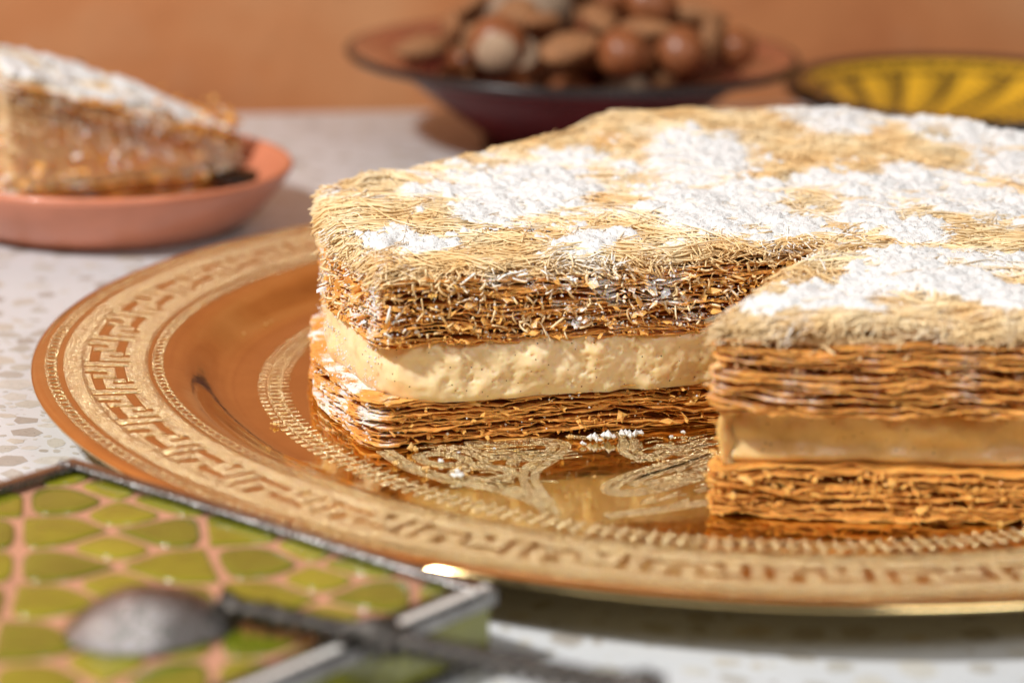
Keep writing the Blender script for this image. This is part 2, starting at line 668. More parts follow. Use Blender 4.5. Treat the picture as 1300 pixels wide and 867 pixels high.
# engraved scrolls and leaves on the tray floor, in the gap of the missing slice
def ribbon(pts, wd, z=.40, h=.014, res=40, closed=False):
    p = np.asarray(pts, float)[:, :2]
    for _ in range(3 if len(p) > 3 else 1):           # Chaikin
        a = p if not closed else np.concatenate([p, p[:1]])
        q1 = a[:-1] * .75 + a[1:] * .25; q2 = a[:-1] * .25 + a[1:] * .75
        m_ = np.empty((2 * len(q1), 2)); m_[0::2] = q1; m_[1::2] = q2
        p = m_ if closed else np.concatenate([p[:1], m_, p[-1:]])
    t = np.gradient(p, axis=0) if not closed else np.roll(p, -1, 0) - np.roll(p, 1, 0)
    t /= np.linalg.norm(t, axis=1, keepdims=True) + 1e-9
    n = np.stack([-t[:, 1], t[:, 0]], 1)
    ww = np.broadcast_to(np.asarray(wd, float), (len(p),)) if np.ndim(wd) == 0 else np.interp(np.linspace(0, 1, len(p)), np.linspace(0, 1, len(wd)), wd)
    rows = [np.c_[p + n * (ww[:, None] / 2 + .01), np.full(len(p), z - .01)], np.c_[p + n * ww[:, None] / 2, np.full(len(p), z + h)],
            np.c_[p - n * ww[:, None] / 2, np.full(len(p), z + h)], np.c_[p - n * (ww[:, None] / 2 + .01), np.full(len(p), z - .01)]]
    A = np.stack(rows, 1)
    return A.reshape(-1, 3), grid_quads(len(p), 4, closed, False)


def floor_px(pts): return [bp(p, .4) for p in pts]


def hatched(pts, wd):
    """an engraved band: two fine outlines filled with slanting punch strokes"""
    p = np.asarray(pts, float)[:, :2]
    for _ in range(3):
        q1 = p[:-1] * .75 + p[1:] * .25; q2 = p[:-1] * .25 + p[1:] * .75
        m_ = np.empty((2 * len(q1), 2)); m_[0::2] = q1; m_[1::2] = q2
        p = np.concatenate([p[:1], m_, p[-1:]])
    L = np.concatenate([[0], np.cumsum(np.linalg.norm(np.diff(p, axis=0), axis=1))])
    n = max(8, int(L[-1] / .085))
    t = np.linspace(0, L[-1], n)
    P = np.c_[np.interp(t, L, p[:, 0]), np.interp(t, L, p[:, 1])]
    T = np.gradient(P, axis=0); T /= np.linalg.norm(T, axis=1, keepdims=True) + 1e-9
    nn = np.stack([-T[:, 1], T[:, 0]], 1)
    w = np.full(n, wd) if np.ndim(wd) == 0 else np.interp(np.linspace(0, 1, n), np.linspace(0, 1, len(wd)), wd)
    out = [ribbon(P + nn * w[:, None] * .5, .05), ribbon(P - nn * w[:, None] * .5, .05)]
    for i in range(n):
        for lo, hi in ((-.42, -.05), (.05, .42)):
            j = random.uniform(-.06, .06)
            a = P[i] + nn[i] * w[i] * (lo + j) - T[i] * .03; b = P[i] + nn[i] * w[i] * (hi + j) + T[i] * .05
            out.append(ribbon([a, (a + b) / 2, b], .045, h=random.uniform(.008, .018)))
    return out


def scroll(name, pxs, wd, closed=False):
    mb = MB()
    for pts, w_ in zip(pxs, wd):
        for v, q in hatched(floor_px(pts), w_): mb.add(v, q)
    return part(name, mb.V(), STIP, tray, (0, 0, 0), **mb.args())


scroll('engraved_scroll', [[(488, 572), (520, 594), (560, 606), (620, 618), (660, 628), (690, 640), (700, 652)]], [.45])
scroll('engraved_scroll', [[(590, 563), (650, 562), (700, 560), (715, 566), (690, 585), (668, 600), (678, 622), (690, 640)]], [[.3, .5, .6, .6, .5, .5, .6]])
scroll('engraved_leaf', [[(530, 578), (560, 574), (600, 584), (575, 592), (540, 588), (530, 578)]], [.30])
scroll('engraved_leaf', [[(575, 600), (600, 592), (640, 594), (655, 602), (620, 610), (585, 606), (575, 600)]], [.34])
scroll('engraved_leaf', [[(570, 568), (600, 572), (620, 582)], [(640, 575), (655, 580), (650, 590)]], [.5, .3])
scroll('engraved_paisley', [[(905, 575), (860, 588), (810, 600), (778, 614), (772, 622), (785, 627), (830, 622), (870, 610), (910, 600)]], [.42])
scroll('engraved_paisley', [[(900, 585), (850, 597), (815, 608), (800, 615)], [(905, 592), (860, 603), (820, 614)]], [.16, .16])
scroll('engraved_scroll', [[(780, 545), (800, 556), (796, 572), (815, 582), (835, 580), (850, 570), (900, 562)]], [[.3, .5, .6, .5, .4, .3]])
scroll('engraved_leaf', [[(840, 570), (870, 565), (890, 570), (865, 578), (840, 570)]], [.25])
scroll('engraved_scroll', [[(770, 655), (830, 648), (880, 640), (930, 632)]], [.3])
scroll('engraved_scroll', [[(720, 553), (745, 556), (765, 553), (790, 548)]], [.2])
mb = MB()
for k in range(15):               # hatching between the scrolls
    x0 = 600 + k * 6; y0 = 568 + (k % 4) * 3 + k * .5
    v, q = ribbon(floor_px([(x0, y0), (x0 + 26, y0 + 1), (x0 + 55, y0 - 2)]), .055); mb.add(v, q)
for k in range(14):
    x0 = 560 + k * 7; y0 = 612 + k * 1.3 - (k % 3) * 3
    v, q = ribbon(floor_px([(x0, y0), (x0 + 24, y0 - 1), (x0 + 44, y0 + 2)]), .055); mb.add(v, q)
for k in range(16):
    x0 = 800 + k * 6; y0 = 612 - k * 2.0
    v, q = ribbon(floor_px([(x0, y0), (x0 + 16, y0 - 8), (x0 + 36, y0 - 10)]), .05); mb.add(v, q)
for k in range(12):
    x0 = 812 + k * 7; y0 = 572 - (k % 4) * 2
    v, q = ribbon(floor_px([(x0, y0), (x0 + 12, y0 - 3), (x0 + 24, y0 - 3)]), .05); mb.add(v, q)
for k in range(60):               # ground between the motifs, scratched with short curved strokes
    x0, y0 = random.uniform(505, 690), random.uniform(560, 625)
    if y0 > 575 + (x0 - 490) * .3: continue
    v, q = ribbon(floor_px([(x0, y0), (x0 + 10, y0 - 1.5), (x0 + random.uniform(16, 30), y0 + random.uniform(-4, 2))]), .04); mb.add(v, q)
for k in range(70):
    x0, y0 = random.uniform(800, 900), random.uniform(555, 640)
    v, q = ribbon(floor_px([(x0, y0), (x0 + 10, y0 - 3), (x0 + random.uniform(14, 26), y0 - random.uniform(2, 7))]), .04); mb.add(v, q)
part('engraved_hatching', mb.V(), STIP, tray, (0, 0, 0), kind='stuff', **mb.args())


# ------------------------------------------------------------------ layered pastry builder
def off_poly(poly, offs):
    p = np.asarray(poly, float); n = len(p); out = []
    for i in range(n):
        a, b, c = p[i - 1], p[i], p[(i + 1) % n]
        d1 = (b - a) / np.linalg.norm(b - a); d2 = (c - b) / np.linalg.norm(c - b)
        n1 = np.array([d1[1], -d1[0]]); n2 = np.array([d2[1], -d2[0]])
        o1, o2 = offs[i - 1], offs[i]
        q1 = a + n1 * o1; q2 = b + n2 * o2
        den = d1[0] * d2[1] - d1[1] * d2[0]
        if abs(den) < 1e-3: out.append(tuple(q2)); continue
        t = ((q2 - q1)[0] * d2[1] - (q2 - q1)[1] * d2[0]) / den
        out.append(tuple(q1 + d1 * t))
    return out


def stack_sheets(root, org, corners, rad, steps, z0, z1, n, name, bias, seed, rag=.07, sugarf=None, zf=None):
    pts, nrm, eid, s = outline(corners, rad, steps)
    ins = np.array([0, .05, .14, .35, .7])
    nin = nrm.copy()                      # insets run along softened normals so that sharp corners do not fold over
    for _ in range(10): nin = (np.roll(nin, 1, 0) + nin * 2 + np.roll(nin, -1, 0)) / 4
    for _ in range(3):
        w9 = np.zeros_like(nin)
        for sft in range(-6, 7): w9 += np.roll(nin, sft, 0)
        nin = w9 / 13
    nin /= np.linalg.norm(nin, axis=1, keepdims=True) + 1e-9
    P3 = np.c_[pts, np.zeros(len(pts))]
    dz = (z1 - z0) / n
    rz = np.random.default_rng(seed); gaps = rz.uniform(.12, 2.0, n) ** 1.2; tones = np.clip(rz.normal(.12, .3, n), 0, 1); ths = rz.uniform(.016, .048, n); amps = rz.uniform(.5, 1.6, n); zc = z0 + .03 + (np.cumsum(gaps) - gaps[0]) / (gaps.sum() - gaps[0]) * (z1 - z0 - .06)
    for i in range(n):
        sd = seed + i * 31
        q = P3 + [0, 0, i * 9.7]
        b = bias(i / (n - 1), eid, pts)
        for _ in range(6): b = (np.roll(b, 3) + b + np.roll(b, -3)) / 3
        jag = fbm(q * 1.6, 4, sd, .6) * rag + fbm(q * 7., 2, sd + 2) * rag * .35 + fbm(q * .45, 2, sd + 3) * .10
        tear = -sstep(.1, .7, fbm(q * .6, 4, sd + 9)) * (.25 + .35 * amps[i] / 1.6) * np.where((eid == 0) | (eid == 2), 1, .25)
        off = b + jag + tear
        rows = []
        edge = []
        for j, d in enumerate(ins):
            fall = 1 - sstep(0, 1.2, d)
            X = pts + nrm * off[:, None] - nin * d
            Xs = np.c_[X, np.zeros(len(X))]
            sh = fbm(Xs * .45 + [0, 0, z0], 3, seed + 500) * .07 + fbm(Xs * 1.1 + [0, 0, i * .35], 2, seed + 501) * .05
            own = fbm(Xs * .7 + [0, 0, i * 7.3], 4, sd + 5) * .075 * amps[i] * (.3 + fall)
            curl = fbm(q * 1.6, 4, sd + 6, .65) * .035 * (1 - sstep(0, .14, d))
            rows.append(np.c_[X, zc[i] + sh + own + curl + (zf(X) if zf is not None else 0)])
            edge.append(np.full(len(X), 1 - sstep(0, .12, d)))
        A = np.stack(rows)           # (rings, n, 3)
        th = ths[i] * (1 + .7 * fbm(q * 1.7, 2, sd + 8))
        th = np.clip(th, .016, .075)
        up = A + np.array([0, 0, .5]) * th[None, :, None]
        dn = A - np.array([0, 0, .5]) * th[None, :, None]
        up[..., 2] = np.maximum(up[..., 2], z0 + .012); dn[..., 2] = np.maximum(dn[..., 2], z0 + .004)
        m_, k = A.shape[:2]
        V = np.concatenate([up.reshape(-1, 3), dn.reshape(-1, 3)])
        qu = grid_quads(m_, k, False, True)
        o = m_ * k
        j = np.arange(k); jn = (j + 1) % k
        V = np.concatenate([V, up[0], dn[0]])
        side = np.stack([j, jn, k + jn, k + j], 1) + 2 * o
        quads = np.concatenate([qu[:, ::-1], qu + o, side[:, ::-1]])
        cp = np.c_[np.array(off_poly(corners, [-.22] * len(corners))), np.full(len(corners), zc[i])]
        if zf is not None: cp[:, 2] += zf(cp)
        nv = len(V); V = np.concatenate([V, cp]); ng = [list(nv + np.arange(len(cp)))]
        sg = sugarf(V) if sugarf is not None else np.zeros(len(V))
        E = np.concatenate([np.concatenate(edge)] * 2 + [np.ones(2 * k), np.zeros(len(cp))])
        part(name, V, PASTRY, root, org, quads=quads, ngons=ng, smooth=True, attrs={'edge': E, 'sugar': sg, 'tone': np.full(len(V), tones[i])})


def slab(root, org, corners, rad, steps, z0, z1, name, material, dispf, bulge, nz=30, sugarf=None, skinf=None, topf=None):
    """a solid with a displaced side wall (cream, kataifi bed)"""
    pts, nrm, eid, s = outline(corners, rad, steps)
    t = np.linspace(0, 1, nz)
    k = len(pts)
    V = np.zeros((nz, k, 3))
    for a, tt in enumerate(t):
        z = z0 + (z1 - z0) * tt
        base = np.c_[pts, np.full(k, z)]
        d = dispf(base, eid, tt) + bulge(tt)
        V[a, :, :2] = pts + nrm * d[:, None]
        V[a, :, 2] = z if topf is None else z0 + (topf(pts) - z0) * tt
    quads = grid_quads(nz, k, False, True)
    VV = V.reshape(-1, 3)
    cp = np.array(off_poly(corners, [-.3] * len(corners))); nc = len(cp); nv = len(VV)
    zt = np.full(nc, z1 - .02) if topf is None else topf(cp) - .02
    VV = np.concatenate([VV, np.c_[cp, np.full(nc, z0 + .02)], np.c_[cp, zt]])
    ng = [list(nv + np.arange(nc))[::-1], list(nv + nc + np.arange(nc))]
    at = {'sugar': sugarf(VV) if sugarf is not None else np.zeros(len(VV)), 'skin': skinf(VV) if skinf is not None else np.zeros(len(VV)), 'edge': np.zeros(len(VV))}
    return part(name, VV, material, root, org, quads=quads, ngons=ng, smooth=True, attrs=at)


def strands(poly, M, n, step, ztop, theta, depth, seedpts, jitter=.35, wander=.35, over=.22, zw=.07, bundle=1, seed=1, rad=(.015, .027)):
    r = np.random.default_rng(seed)
    K = M // bundle
    M = K * bundle
    gid = np.repeat(np.arange(K), bundle)          # strands lie in combed bundles that share a course
    p0 = seedpts(r, K)
    p = p0[gid] + (r.normal(0, .10, (M, 2)) if bundle > 1 else 0)
    th = (theta(p0) + r.normal(0, jitter, K) + math.pi * (r.random(K) < .5))[gid] + (r.normal(0, .07, M) if bundle > 1 else 0)
    P = np.zeros((M, n, 2)); P[:, 0] = p
    turn = (r.normal(0, wander, K) * step)[gid]
    for i in range(1, n):
        turn = turn * .8 + (r.normal(0, wander, K) * step * .6)[gid]
        th = th + turn + (r.normal(0, .12, M) * step if bundle > 1 else 0)
        P[:, i] = P[:, i - 1] + np.c_[np.cos(th), np.sin(th)] * step
    D = pdist(P, poly)
    lim = -r.random(M) ** 2 * over
    out = D < lim[:, None]
    out[:, 0] = False; 
    kmax = np.where(out.any(1), out.argmax(1) - .5, n - 1).clip(1.0, n - 1)
    tt = np.linspace(0, 1, n)[None] * kmax[:, None]
    i0 = np.floor(tt).astype(int).clip(0, n - 2); f = (tt - i0)[..., None]
    idx = np.arange(M)[:, None]
    Q = P[idx, i0] * (1 - f) + P[idx, i0 + 1] * f
    D = pdist(Q, poly)
    z = ztop(Q) - (depth(r, K, p0)[gid] + (r.normal(0, .035, M) if bundle > 1 else 0))[:, None]
    ph = r.random((M, 1)) * 40
    z = z + vnoise(np.stack([np.broadcast_to(ph, tt.shape) + tt * step * 1.6, np.broadcast_to(ph * 3.1, tt.shape), tt * 0], -1), seed) * zw
    z = z - np.clip(-D, 0, 1) * .6
    return np.concatenate([Q, z[..., None]], -1), r.uniform(rad[0], rad[1], (M, 1))


def granules(P, r0, r1, seed):
    """tiny lumpy grains as one mesh"""
    r = np.random.default_rng(seed)
    M = len(P)
    o = np.array([[1, 0, 0], [-1, 0, 0], [0, 1, 0], [0, -1, 0], [0, 0, 1], [0, 0, -1]], float)
    V = o[None] * r.uniform(.6, 1.3, (M, 6, 1)) * (r0 + (r1 - r0) * r.random((M, 1, 1)) ** 2)
    a = r.random(M) * 6.28
    c, s = np.cos(a)[:, None], np.sin(a)[:, None]
    V = np.stack([V[..., 0] * c - V[..., 1] * s, V[..., 0] * s + V[..., 1] * c, V[..., 2]], -1) + P[:, None]
    f = np.array([[0, 2, 4], [2, 1, 4], [1, 3, 4], [3, 0, 4], [2, 0, 5], [1, 2, 5], [3, 1, 5], [0, 3, 5]])
    F = (f[None] + (np.arange(M) * 6)[:, None, None]).reshape(-1, 3)
    return V.reshape(-1, 3), F


def flakes(P, nrm, s0, s1, seed):
    """small curled shards of pastry sticking out of a cut face"""
    r = np.random.default_rng(seed)
    M = len(P)
    a = np.c_[nrm, np.zeros(M)] * r.uniform(.3, 1, (M, 1)) + r.normal(0, .5, (M, 3)) * [1, 1, .35]; a /= np.linalg.norm(a, axis=1, keepdims=True)
    b = np.cross(a, r.normal(0, .55, (M, 3)) + [0, 0, 1]); b /= np.linalg.norm(b, axis=1, keepdims=True)
    c = np.cross(a, b)
    L = r.uniform(s0, s1, (M, 1)); Wd = L * r.uniform(.4, 1.2, (M, 1))
    rows = []
    for u_ in (-.3, .4, 1.0):
        for w_ in (-.5, .05, .5):
            rows.append(P + a * L * (u_ + r.uniform(-.15, .15, (M, 1))) + b * Wd * (w_ * (1.1 - .45 * max(u_, 0)) + r.uniform(-.12, .12, (M, 1))) + c * (L * .25 * (u_ * u_ + w_ * w_) + r.uniform(-.02, .02, (M, 1))))
    V = np.stack(rows, 1)
    up = V; dn = V - c[:, None] * .012
    VV = np.concatenate([up, dn], 1)
    g = grid_quads(3, 3)
    rim = [0, 1, 2, 5, 8, 7, 6, 3]
    side = np.array([[rim[i], rim[(i + 1) % 8], 9 + rim[(i + 1) % 8], 9 + rim[i]] for i in range(8)])
    f = np.concatenate([g, g[:, ::-1] + 9, side])
    F = (f[None] + (np.arange(M) * 18)[:, None, None]).reshape(-1, 4)
    return VV.reshape(-1, 3), F


# ------------------------------------------------------------------ the big pastry with a wedge cut out
A_, N_, C_, D_ = (-10.3, -6.9), (2.7, -2.6), (-1.9, -11.7), (8.0, -11.8)
POLY = [A_, N_, C_, D_, (13.2, -5.6), (13.7, 3.0), (10.2, 10.0), (3.6, 13.6), (-3.8, 11.6), (-8.6, 6.2), (-12.6, 2.3), (-12.1, -2.6)]
RAD = [.4, .15, .5, .4, .5, .5, .8, .8, .6, .6, .45, .8]
FINE = .055
STEPS = [FINE, FINE, FINE * 1.15, .3, .4, .4, .4, .35, .3, .25, .07, FINE]
big = thing('layered_pastry', 'large layered cream pastry with a wedge missing, on the gold tray', 'pastry', (0, 0, .40))
ORG = (0, 0, .40)


def seg_d(P, a, b):
    a = np.asarray(a); ab = np.asarray(b) - a
    t = np.clip(((P[..., :2] - a) @ ab) / (ab @ ab), 0, 1)
    return np.linalg.norm(P[..., :2] - (a + t[..., None] * ab), axis=-1)


def hump(P): return .60 * sstep(3., 12.5, P[..., 1]) + .12 * sstep(-4, 4, P[..., 0])


def ztop_big(P):
    d = pdist(P, POLY)
    return 5.62 + hump(P) + fbm(P[..., :2] * .55, 3, 77) * .14 - .03 * (1 - sstep(-.1, .4, d)) - .14 * (1 - sstep(0, 1.0, seg_d(P, A_, N_))) - .08 * (1 - sstep(0, 1.0, seg_d(P, C_, D_)))


BL = []
for (px, py, rx, ry) in [(650, 235, 105, 32), (880, 205, 75, 26), (735, 205, 45, 14), (905, 262, 100, 30), (975, 240, 40, 12), (1120, 160, 130, 16), (1250, 180, 90, 18), (1060, 175, 60, 12),
                         (1090, 235, 80, 18), (1110, 270, 55, 14), (1230, 255, 80, 22), (1170, 296, 55, 11), (1010, 288, 50, 14), (1180, 225, 60, 12), (750, 308, 55, 22), (480, 292, 45, 11), (545, 300, 30, 8),
                         (1010, 376, 85, 15), (1185, 350, 95, 24), (1265, 328, 60, 12), (1080, 358, 40, 10), (1250, 372, 70, 12), (600, 262, 40, 18), (440, 240, 16, 7), (1290, 215, 50, 16)]:
    c = bp((px, py), 5.75)
    k = FPX / (c[1] - CAM[1])
    BL.append((c[0], c[1], 1.42 * rx / k, 1.42 * ry / k / .235))


def sugar_mask(P):
    x, y = P[..., 0], P[..., 1]
    w_ = fbm(np.stack([x, y], -1) * .9, 3, 91) * .9
    w2 = fbm(np.stack([x + 40, y], -1) * .9, 3, 92) * .9
    m_ = np.full(x.shape, -1.)
    for cx, cy, rx, ry in BL:
        dx, dy = (x + w_ * .8 - cx), (y + w2 * .8 - cy)
        m_ = np.maximum(m_, 1 - np.sqrt((dx / rx) ** 2 + (dy / ry) ** 2))
    return m_ * .9 + fbm(np.stack([x * 1.3, y * 1.3], -1), 4, 93, .6) * .26


def dust(V):
    """sugar dusting on the cut faces: heavy on the short left face, some on the front"""
    x, y, z = V[:, 0], V[:, 1], V[:, 2]
    n_ = fbm(V * 1.6, 4, 401, .6)
    left = sstep(-9.6, -10.8, x)
    front = sstep(-9.5, -6, x) * sstep(1, -3, x) * sstep(-8.3, -6.9, y) * sstep(2.8, 4.0, z)
    right = (y < -9) * .30 * sstep(2.2, 3.2, z)
    return np.clip((left * .62 + front * .62 + right + .02) * (.45 + 1.6 * n_), 0, 1)


def bias_bot(t, eid, pts):
    b = np.zeros(len(pts))
    b += np.where(eid == 11, .45, 0) + np.where(eid == 10, .30, 0) + np.where(eid == 0, .05 + .02 * t, 0)
    b += np.where(eid == 2, .12 - .1 * t, 0) + np.where(eid == 1, .1, 0)
    return b * 1.0


def bias_top(t, eid, pts):
    return np.where(eid == 2, .28 + .14 * (1 - t), 0.) + np.where(eid == 0, .16 + .06 * t, 0) + np.where(eid == 11, .05, 0) + np.where(eid == 1, .12, 0)


stack_sheets(big, ORG, POLY, RAD, STEPS, .415, 1.70, 25, 'pastry_sheet', bias_bot, 1000, sugarf=dust)
stack_sheets(big, ORG, POLY, RAD, STEPS, 3.15, 4.95, 28, 'pastry_sheet', bias_top, 3000, sugarf=dust, rag=.09)

# custard: torn and porous on the left cut, smooth and set back on the right block
pores = rng.random((1100, 3))
tA, tB = np.array(A_), np.array(N_)
pc = tA + (tB - tA) * pores[:, :1]
pore_c = np.c_[pc, 1.8 + 1.35 * pores[:, 1]]
pore_r = .022 + .085 * pores[:, 2] ** 5


def cream_disp(P, eid, t):
    d = fbm(P * 1.1, 3, 611) * .10
    rough = np.where((eid == 0), 1., np.where(eid == 11, .45, .12))
    d = d + np.where(eid == 2, fbm(P * [.5, .5, 1.2], 2, 615, .5) * .09, 0)
    for _ in range(4): rough = sum(np.roll(rough, k_) for k_ in range(-4, 5)) / 9
    d = d + rough * (fbm(P * [1.3, 1.3, 1.9], 2, 612, .45) * .085 + fbm(P * 4.2, 2, 613, .5) * .018)
    near = eid == 0
    if near.any():
        Q = P[near]
        D = np.linalg.norm(Q[:, None] - pore_c[None], axis=2)
        d[near] -= (np.clip(1 - (D / pore_r) ** 2, 0, 1) * pore_r * .9).max(1)
    # a rounded ledge along the right block
    d = d + np.where(eid == 2, -.62 + .16 * math.exp(-((t - .62) / .24) ** 2) + .26 * math.exp(-((t - .16) / .15) ** 2), 0)
    eo = np.where(eid == 0, .12 + .10 * (1 - t), 0) + np.where(eid == 11, -.12 + .16 * math.sin(t * math.pi), 0) + np.where(eid == 10, -.1, 0) + np.where(eid == 1, -.05, 0)
    for _ in range(5):                    # the edges run into each other round the corners
        eo = sum(np.roll(eo, k_) for k_ in range(-5, 6)) / 11
    d = d + eo
    return d


slab(big, ORG, POLY, [r if i_ == 1 else 1.9 if i_ == 0 else max(r, .7) for i_, r in enumerate(RAD)], STEPS, 1.60, 3.25, 'cream_filling', CREAM, cream_disp, lambda t: -.16 * (2 * t - 1) ** 4 + .04, 36,
     sugarf=lambda V: np.zeros(len(V)), skinf=lambda V: sstep(-9.0, -10.2, V[:, 1]) * (.75 + .3 * fbm(V * .9, 3, 5)).clip(0, 1))
# kataifi bed that closes the gaps between the strands
slab(big, ORG, POLY, RAD, [max(s_, .12) for s_ in STEPS], 4.85, 5.2, 'kataifi_bed', KATAIFI, lambda P, e, t: -.12 + fbm(P * 2, 3, 71) * .08, lambda t: -.25 * t ** 3, 8,
     topf=lambda p: 5.0 + hump(p) * .9 - .2 * (1 - sstep(0, 1.5, seg_d(p, A_, N_))))
# its upper surface follows the hump
gx, gy = np.meshgrid(np.arange(-13.5, 14.5, .22), np.arange(-12.5, 14.5, .22), indexing='ij')
G = np.stack([gx, gy], -1)
ins_ = pdist(G, POLY) > .12
Zb = ztop_big(G) - .34
idm = -np.ones(gx.shape, int)
idm[ins_] = np.arange(ins_.sum())
a, b, c, d = idm[:-1, :-1], idm[1:, :-1], idm[1:, 1:], idm[:-1, 1:]
ok = (a >= 0) & (b >= 0) & (c >= 0) & (d >= 0)
Vb = np.stack([gx[ins_], gy[ins_], Zb[ins_]], 1)
part('kataifi_crust', Vb, KATAIFI, big, ORG, quads=np.stack([a[ok], b[ok], c[ok], d[ok]], 1), attrs={'sugar': np.clip(sugar_mask(Vb), 0, 1) * .5, 'edge': np.zeros(len(Vb)), 'skin': np.zeros(len(Vb))})


def theta_big(p):
    return R(12) + fbm(p * .16, 2, 55) * .65 + fbm(p * .7, 2, 56) * .4


def seed_poly(poly, edge=None, dmax=1.0):
    lo = np.min(poly, 0); hi = np.max(poly, 0)

    def f(r, M):
        if edge is not None:
            out = []
            L = np.array([np.linalg.norm(np.subtract(b_, a_)) for a_, b_ in edge])
            ch = r.choice(len(edge), M, p=L / L.sum())
            t = r.random(M)
            for k in range(M):
                a_, b_ = np.array(edge[ch[k]][0]), np.array(edge[ch[k]][1])
                dr = (b_ - a_) / np.linalg.norm(b_ - a_); nn = np.array([-dr[1], dr[0]])
                out.append(a_ + (b_ - a_) * t[k] + nn * (.02 + dmax * r.random() ** 1.6))
            return np.array(out)
        P = np.zeros((0, 2))
        while len(P) < M:
            q_ = lo + (hi - lo) * r.random((M * 2, 2))
            P = np.concatenate([P, q_[pip(q_, poly)]])
        return P[:M]
    return f


VIS = [(A_, N_), (N_, C_), (C_, D_), ((-12.6, 2.3), (-12.1, -2.6)), ((-12.1, -2.6), A_)]
mbS = MB(); sug = []


def add_strands(P, rad, sg=None):
    v_, q_ = tubes(P, rad)
    mbS.add(v_, q_)
    s_ = sg if sg is not None else sugar_mask(P[..., :2])
    sug.append(np.repeat(np.clip(.02 + (s_ + .20) * 1.05, 0, .8).ravel(), 4))


# surface tangle
P, rd = strands(POLY, 10200, 12, .54, ztop_big, theta_big, lambda r, M, p: .02 + .34 * r.random(M) ** 1.3, seed_poly(POLY), seed=3, jitter=.20, wander=.30, zw=.035, over=.26, bundle=6)
add_strands(P, rd)
P, rd = strands(POLY, 1100, 10, .40, ztop_big, theta_big, lambda r, M, p: -.01 + .2 * r.random(M), seed_poly(POLY), seed=33, jitter=.7, wander=.6, zw=.05)
add_strands(P, rd)
# strands along the cut edges, all through the thickness of the crust
P, rd = strands(POLY, 3800, 9, .28, ztop_big, theta_big, lambda r, M, p: .02 + .46 * r.random(M), seed_poly(POLY, VIS, 1.1), seed=4, over=.36, jitter=.30, wander=.5, bundle=4, zw=.05)
add_strands(P, rd, np.clip(.45 * fbm(P * .9, 3, 66, .6), -.2, 1))
P, rd = strands(POLY, 1000, 9, .16, ztop_big, lambda p: theta_big(p) + math.pi / 2, lambda r, M, p: .02 + .62 * r.random(M), seed_poly(POLY, [VIS[1], VIS[3], VIS[4]], .5), seed=5, over=.30, jitter=.9, wander=1.6, zw=.16)
add_strands(P, rd, np.clip(.5 * fbm(P * .9, 3, 67, .6), -.2, 1))
# loose broken bits caught on the cut faces
r_ = np.random.default_rng(9)
bits = []
for (a_, b_), num, z_lo, z_hi in ((VIS[0], 420, 3.4, 5.1), (VIS[2], 160, 3.3, 4.9), (VIS[4], 150, 3.4, 5.0), (VIS[3], 80, 3.6, 5.0), (VIS[1], 260, 3.0, 4.9)):
    a_, b_ = np.array(a_), np.array(b_)
    dr = (b_ - a_) / np.linalg.norm(b_ - a_); nn = np.array([dr[1], -dr[0]])
    t = r_.random(num)
    z = z_lo + (z_hi - z_lo) * (1 - r_.random(num) ** 1.5)
    base = a_ + (b_ - a_) * t[:, None] + nn * (r_.uniform(-.12, .12, (num, 1)) + (.18 if num == 420 else 0))
    dirv = np.c_[dr[None] * r_.normal(0, .8, (num, 1)) + nn * np.abs(r_.normal(.15, .3, (num, 1))), r_.normal(-.55, .5, num)]
    dirv /= np.linalg.norm(dirv, axis=1, keepdims=True)
    L = r_.uniform(.12, .45, num)
    curl = r_.normal(0, .6, (num, 3))
    tt = np.linspace(-.4, .6, 5)
    P = np.c_[base, z][:, None] + dirv[:, None] * (tt[None, :, None] * L[:, None, None]) + curl[:, None] * (tt[None, :, None] ** 2) * L[:, None, None]
    bits.append(P)
P = np.concatenate(bits)
add_strands(P, r_.uniform(.022, .042, (len(P), 1)), np.clip(.55 * fbm(P * 1.0, 3, 68, .6), -.2, 1))
part('kataifi_strands', mbS.V(), KATAIFI, big, ORG, kind='stuff', attrs={'sugar': np.concatenate(sug)}, **mbS.args())


# pastry shards on the cut faces
def face_pts(e, num, z0, z1, rr_):
    a_, b_ = np.array(e[0]), np.array(e[1])
    dr = (b_ - a_) / np.linalg.norm(b_ - a_); nn = np.array([dr[1], -dr[0]])
    t = rr_.random((num, 1))
    return np.c_[a_ + (b_ - a_) * t + nn * (rr_.uniform(-.10, .08, (num, 1)) + (.17 if e is VIS[0] and z0 > 2 else 0)), rr_.uniform(z0, z1, num)], np.repeat(nn[None], num, 0)


fp, fn = [], []
for e, num, z0, z1 in ((VIS[0], 160, .5, 1.7), (VIS[0], 330, 3.2, 5.0), (VIS[2], 220, .5, 1.7), (VIS[2], 240, 3.2, 4.4), (VIS[4], 150, .5, 1.6), (VIS[4], 130, 3.3, 4.4), (VIS[1], 120, .5, 4.4)):
    p_, n_ = face_pts(e, num, z0, z1, r_); fp.append(p_); fn.append(n_)
fp = np.concatenate(fp); fn = np.concatenate(fn)
big_p, big_n = [], []
for e, num, z0, z1 in ((VIS[0], 50, .5, 1.6), (VIS[0], 170, 3.25, 4.9), (VIS[2], 60, .5, 1.6), (VIS[2], 90, 3.25, 4.7), (VIS[4], 60, .5, 1.5), (VIS[4], 70, 3.3, 4.9)):
    p_, n_ = face_pts(e, num, z0, z1, r_); big_p.append(p_); big_n.append(n_)
vB, qB = flakes(np.concatenate(big_p), np.concatenate(big_n), .12, .34, 22)
v_, q_ = flakes(fp, fn, .05, .20, 21)
q_ = np.concatenate([q_, qB + len(v_)]); v_ = np.concatenate([v_, vB])
